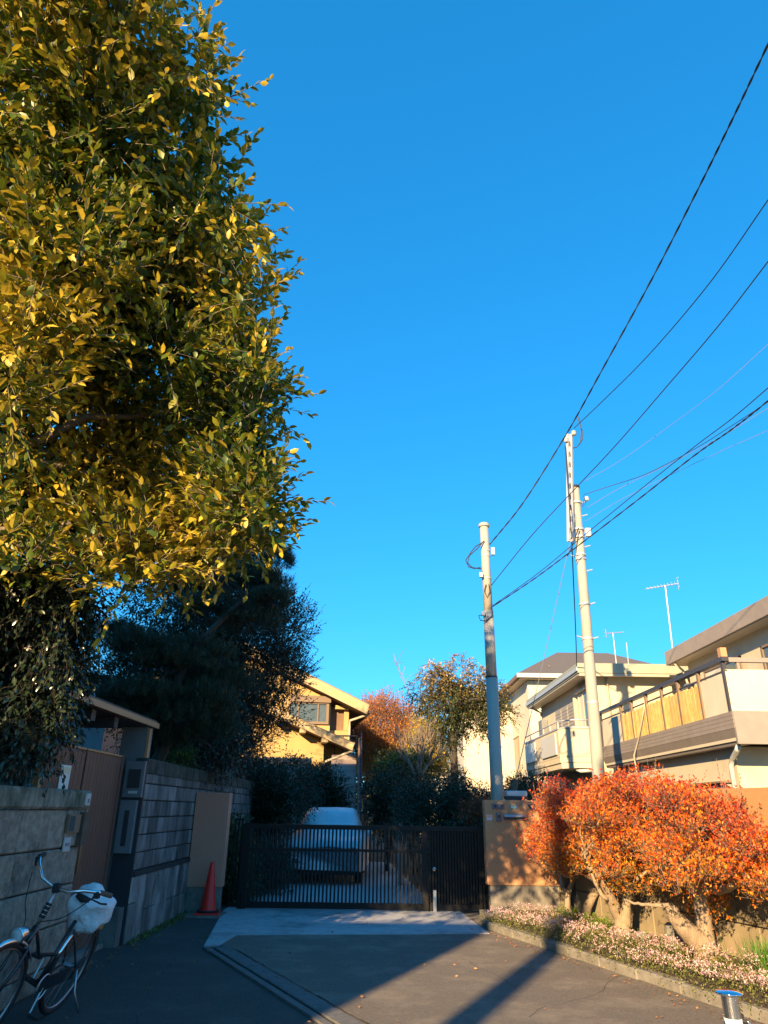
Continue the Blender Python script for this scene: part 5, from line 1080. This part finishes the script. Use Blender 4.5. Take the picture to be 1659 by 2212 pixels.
trunks = [
  [(T3((1262, 1998, 11.3), (1272, 1950, 11.2), (1290, 1915, 11.2), (1262, 1880, 11.1), (1240, 1850, 11)), .07, .03), (T3((1290, 1915, 11.2), (1300, 1880, 11.2), (1320, 1830, 11.2)), .04, .015), (T3((1250, 1895, 11.2), (1225, 1893, 11.1), (1195, 1875, 11.0), (1180, 1850, 10.9)), .02, .008), (T3((1232, 1990, 11.6), (1226, 1940, 11.6), (1245, 1880, 11.6)), .05, .03), (T3((1262, 1890, 11.1), (1290, 1905, 10.6), (1310, 1935, 10.3)), .03, .03)],
  [(T3((1345, 2052, 9.8), (1340, 1990, 9.8), (1320, 1945, 9.7), (1300, 1900, 9.6), (1270, 1870, 9.6)), .10, .03), (T3((1345, 2052, 9.8), (1352, 1990, 9.75), (1354, 1930, 9.7), (1360, 1880, 9.6)), .085, .03), (T3((1354, 1935, 9.7), (1380, 1895, 9.5), (1410, 1880, 9.4)), .035, .012), (T3((1320, 1945, 9.7), (1300, 1930, 9.6), (1275, 1885, 9.6)), .035, .015)],
  [(T3((1533, 2120, 8.3), (1525, 2055, 8.3), (1490, 2015, 8.25), (1462, 1985, 8.2), (1448, 1955, 8.2)), .15, .055), (T3((1525, 2060, 8.3), (1518, 1990, 8.3), (1512, 1930, 8.3), (1520, 1880, 8.3)), .10, .05), (T3((1520, 1900, 8.3), (1550, 1920, 8.1), (1585, 1910, 7.9), (1620, 1885, 7.8), (1670, 1870, 7.6)), .06, .02), (T3((1540, 1920, 8.2), (1560, 1890, 8.1), (1580, 1850, 8)), .03, .012), (T3((1512, 1920, 8.3), (1470, 1890, 8.3), (1440, 1860, 8.2)), .04, .012), (T3((1450, 1955, 8.2), (1400, 1955, 8.4), (1350, 1945, 8.6)), .025, .01), (T3((1600, 1900, 7.85), (1570, 1830, 7.8), (1530, 1790, 7.8)), .03, .01), (T3((1520, 1880, 8.3), (1500, 1800, 8.2), (1440, 1740, 8.2)), .035, .008)]]
for (lab, (bx, by), Ya, Yb, xa, xb, dens), tk in zip(specs, trunks):
    t = thing('enkianthus_shrub', (bx, by, .1), lab, 'shrub', 'orange enkianthus shrubs in the bed')
    pts = []
    while len(pts) < 74:
        x, y = random.uniform(xa, xb), random.uniform(1670, 2020)
        if inpoly(np.array([x]), np.array([y]), OB)[0]: pts.append(atY(x, y, random.uniform(Ya, Yb)))
    P, o, idx = clump_pts(pts, .20, .085, 92, .5)
    x, y, d = proj(P); k = inpoly(x+rng.normal(size=len(x))*6, y+rng.normal(size=len(x))*6, OB); P, o = P[k], o[k]
    D = norm(o*.45+np.array([0, 0, .75])+rng.normal(size=o.shape)*.4)
    LP, LD, LS, SA, SB = sprigs(P, D, .13*rng.uniform(.5, 1.5, len(P)), 4, .037, -.1, .95)
    # a whorl of leaves at each tip
    tip = SB[-len(P):]; w5 = 4; WP = np.repeat(tip, w5, 0); WD = norm(np.repeat(D, w5, 0)*.8+rdir(len(WP))*.9)
    LP = np.concatenate([LP, WP]); LD = np.concatenate([LD, WD]); LS = np.concatenate([LS, rng.uniform(.026, .046, len(WP))])
    print('enk', len(LP))
    leaves('foliage', enk_leaf, LP, LD, LS, enk_r(LP, rng.uniform(0, 1, len(LP))), T_ENK, t)
    twigs('twigs', bark_mid, SA, SB, .0018, .0012, t)
    tubes_thing(t, tk, bark)
    b = MB(); P0 = np.array([q for pts_, _, _ in tk for q in pts_[2:]])
    for i in range(0, 74, 2): c = pts[i]; q = P0[np.argmin(np.linalg.norm(P0-c, axis=1))]; limb(b, q, c, .014, .004, .3, 5, 5)
    b.build('branches', bark, t, smooth=True)
# long shoots above the crown
sh_ = []
for (x, y, Y) in ((1405, 1668, 9.6), (1420, 1660, 9.6), (1375, 1680, 9.7), (1310, 1690, 10), (1555, 1700, 8), (1500, 1700, 8.3), (1170, 1700, 10.9), (1190, 1690, 10.8), (1590, 1735, 7.9), (1475, 1712, 8.5), (1620, 1775, 7.7)): sh_.append(atY(x, y+25, Y))
sh_ = np.array(sh_); P = np.repeat(sh_, 3, 0)+rng.normal(size=(len(sh_)*3, 3))*.05; LP, LD, LS, SA, SB = sprigs(P, norm(np.array([0, 0, 1.])+rng.normal(size=P.shape)*.18), .26*rng.uniform(.7, 1.3, len(P)), 9, .036, -.1, .8)
t = thing('enkianthus_shoots', P.mean(0), 'long upright red shoots standing above the orange shrubs', 'shrub'); leaves('foliage', enk_leaf, LP, LD, LS, rng.uniform(.1, .5, len(LP)), T_ENK, t); twigs('twigs', bark, SA, SB, .003, .002, t)

# ============================================================ flower bed
def inbed(P): return inpoly(P[:, 0], P[:, 1], K+[(5.3, 3.0), tuple(WB2), tuple(WA), (1.75, 12.2)])
def bedpts(n, w0, w1, ymin=3.2, ymax=11.3):
    out = []
    KK = np.array(K)
    for _ in range(n):
        Y = rng.uniform(ymin, ymax); xk = np.interp(Y, KK[::-1, 1], KK[::-1, 0]); out.append((xk+rng.uniform(w0, w1), Y, .10))
    return np.array(out)
fb = thing('flower_carpet', (2.4, 9, .1), 'carpet of small pink flowers spilling over the planter kerb', 'flowers')
P = bedpts(9000, -.10, .95); hgt = .07+.08*np.abs(np.sin(P[:, 1]*2.1+P[:, 0]*3))+rng.uniform(-.04, .04, len(P)); over = P[:, 0] < np.interp(P[:, 1], np.array(K)[::-1, 1], np.array(K)[::-1, 0])+.02
hgt = np.where(over, rng.uniform(-.04, .12, len(P)), hgt); P[:, 2] += hgt*rng.uniform(.3, 1, len(P))
D = norm(rng.normal(size=P.shape)*.7+[0, 0, .4]); LP, LD, LS, SA, SB = sprigs(P, D, np.full(len(P), .07), 4, .026, .4, 1.)
gf = leaves('greenery', ground_leaf, LP, LD, LS, rng.uniform(0, 1, len(LP)), T_DIAM, fb)
P = bedpts(5200, -.06, .85); P[:, 2] += .07+.10*np.abs(np.sin(P[:, 1]*2.1+P[:, 0]*3))+rng.uniform(-.06, .05, len(P))
clus = np.sin(P[:, 1]*5+P[:, 0]*7)+np.sin(P[:, 1]*11-P[:, 0]*5)+rng.normal(size=len(P))*.8; P = P[clus > -.9]
k = 5; PP = np.repeat(P, k, 0)+rng.normal(size=(len(P)*k, 3))*.007; leaves('blossoms', petal, PP, norm(rng.normal(size=PP.shape)+[0, -.2, .5]), rng.uniform(.012, .022, len(PP)), rng.uniform(0, 1, len(PP)), T_DIAM, fb)
# ferny plants, grasses
for (x, y, Y, r_, m_, lab, nm) in ((1283, 1970, 10.6, .2, fern_leaf, 'bright green ferny plant between the first and second shrub trunks', 'fern'), (1310, 1990, 10.2, .16, fern_leaf, 'ferny green clump close to the middle shrub trunk', 'fern'), (1228, 1985, 11.6, .16, fern_leaf, 'low yellow green plant at the foot of the tan pier', 'low_plant'), (1372, 2010, 9.4, .12, grass_leaf, 'thin green tuft right of the twin trunks', 'grass_tuft'), (1440, 2020, 8.9, .12, grass_leaf, 'spiky green tuft beside the grey rock', 'grass_tuft')):
    q = atY(x, y, Y); q[2] = .1; t = thing(nm, q, lab, 'plant'); n = 90; P = q+rng.normal(size=(n, 3))*[r_*.5, r_*.5, .02]; D = norm(rng.normal(size=(n, 3))*.5+[0, 0, 1.1])
    LP, LD, LS, SA, SB = sprigs(P, D, r_*1.9*rng.uniform(.5, 1.2, n), 9, .035, .6, .8); leaves('fronds', m_, LP, LD, LS, rng.uniform(0, 1, len(LP)), T_DIAM, t)
q = np.array([3.82, 7.55, .1]); t = thing('grass_clump', q, 'bright green clump of long grass against the tiled wall at right', 'grass'); n = 1100
P = q+rng.normal(size=(n, 3))*[.13, .30, .0]; D = norm(rng.normal(size=(n, 3))*.22+[-.05, 0, 1]); leaves('blades', grass_leaf, P, D, rng.uniform(.15, .36, n), rng.uniform(0, 1, n), (np.array([[0, .012, 0], [0, -.012, 0], [.6, -.009, .03], [.6, .009, .03], [1, 0, -.03]]), [(0, 1, 2, 3), (3, 2, 4)]), t)
def rockobj(c, s_, lab, m_=rock, seed=0):
    bm_ = _bm.new(); _bm.ops.create_icosphere(bm_, subdivisions=3, radius=1)
    for v in bm_.verts: k = 1+.3*noise.noise(v.co*1.3+Vector((seed, 0, 0)))+.1*noise.noise(v.co*4); v.co = Vector((v.co.x*s_[0]*k, v.co.y*s_[1]*k, v.co.z*s_[2]*k))
    me = bpy.data.meshes.new('rock'); bm_.to_mesh(me); bm_.free(); me.materials.append(m_); o = bpy.data.objects.new('garden_rock', me); link(o, (c[0], c[1], c[2])); return tag(o, lab, 'rock')
q = atY(1460, 2020, 8.9); rockobj((q[0], 8.9, .24), (.11, .10, .20), 'upright pale grey rock between middle and nearest shrub trunks', seed=3)
q = atY(1385, 2030, 9.3); rockobj((q[0], 9.3, .16), (.08, .08, .08), 'small grey rock low among the pink flowers', seed=8)
q = atY(1240, 1985, 11.9); lst = thing('dark_garden_stone', (q[0], 11.9, .1), 'tall dark upright stone slab behind the first orange shrub', 'stone')
b = MB(); b.prism([(q[0]-.13, 11.85), (q[0]+.12, 11.82), (q[0]+.10, 11.98), (q[0]-.10, 12.0)], .1, .95); b.build('slab', mat('dark_stone', (.06, .055, .045), (.13, .12, .10), 8, .9, .7, 30), lst, bevel=.03)
# litter of fallen leaves
P = np.concatenate([bedpts(260, -.35, -.12, 3.5, 11), np.stack([rng.uniform(-3, 3, 160), rng.uniform(6, 12.5, 160), np.zeros(160)], 1), np.stack([rng.uniform(-2.95, -2.7, 90), rng.uniform(7.5, 12, 90), np.zeros(90)], 1)]); P[:, 2] = .022
k = ~inbed(P); P = P[k]; D = rdir(len(P)); D[:, 2] *= .1
tag(leaves('fallen_leaves', dead_leaf, P, D, rng.uniform(.02, .045, len(P)), rng.uniform(0, 1, len(P)), T_LEAF), 'scattered small brown fallen leaves on the asphalt along the kerb', 'leaves')
# moss and weeds along the foot of the block wall
P = np.stack([rng.uniform(-2.98, -2.82, 500), rng.uniform(9.5, 12.2, 500), np.full(500, .01)], 1); tag(leaves('weeds', ground_leaf, P, norm(rng.normal(size=P.shape)*.5+[0, 0, 1]), rng.uniform(.02, .05, 500), rng.uniform(0, .7, 500), T_LEAF), 'thin weeds along the foot of the concrete block wall', 'weeds')

# ============================================================ street behind the viewpoint (casts the long shadows; tall block added for its shade)
n1 = thing('street_house_near', (-8.6, -10, 0), 'low plain house behind the viewpoint at left, shaped for its shadow', 'house')
b = MB(); b.prism([(-9.0, -6), (-6.08, -6), (-8.9, -12), (-12, -12)], 0, 6.9); b.build('wall', cream, n1)  # unseen house; side cut along the sun direction to place its shadow edge
b = MB(); b.prism([(-9.02, -5.98), (-6.07, -5.98), (-8.9, -12.02), (-12, -12.02)], 6.902, 7.0); b.build('roof', roof_dark, n1)
n2 = thing('shade_block_tall', (-18, -10, 0), 'unseen stepped block added behind the viewpoint far left to cast shade', 'house')
b = MB(); b.prism([(-60, -13), (-14.4, -13), (-17.5, -19.6), (-60, -19.6)], 0, 18.6); b.build('wall', cream, n2); b = MB(); b.prism([(-14.39, -13), (-12.2, -13), (-15.3, -19.6), (-17.49, -19.6)], 0, 16.2); b.build('wall', cream, n2)  # added blocker, stepped so its shade covers the trees and lower walls
b = MB(); b.prism([(-60.2, -12.9), (-14.4, -12.9), (-17.5, -19.7), (-60.2, -19.7)], 18.602, 18.75); b.build('roof', roof_dark, n2)
pb = thing('utility_pole', (-4.95, -6.0, 0), 'concrete pole behind the viewpoint', 'utility pole', 'utility poles')
b = MB(); b.tube([(-4.95, -6.0, 0), (-4.95, -6.0, 11)], [.17, .12], 16); b.build('shaft', pole_conc, pb, smooth=True)
bare('bare_street_tree', (-1.6, -14, 0), 'bare branching tree behind the viewpoint', [((.02, 0, 1), 3.6)], .16, 4, bark_dk)
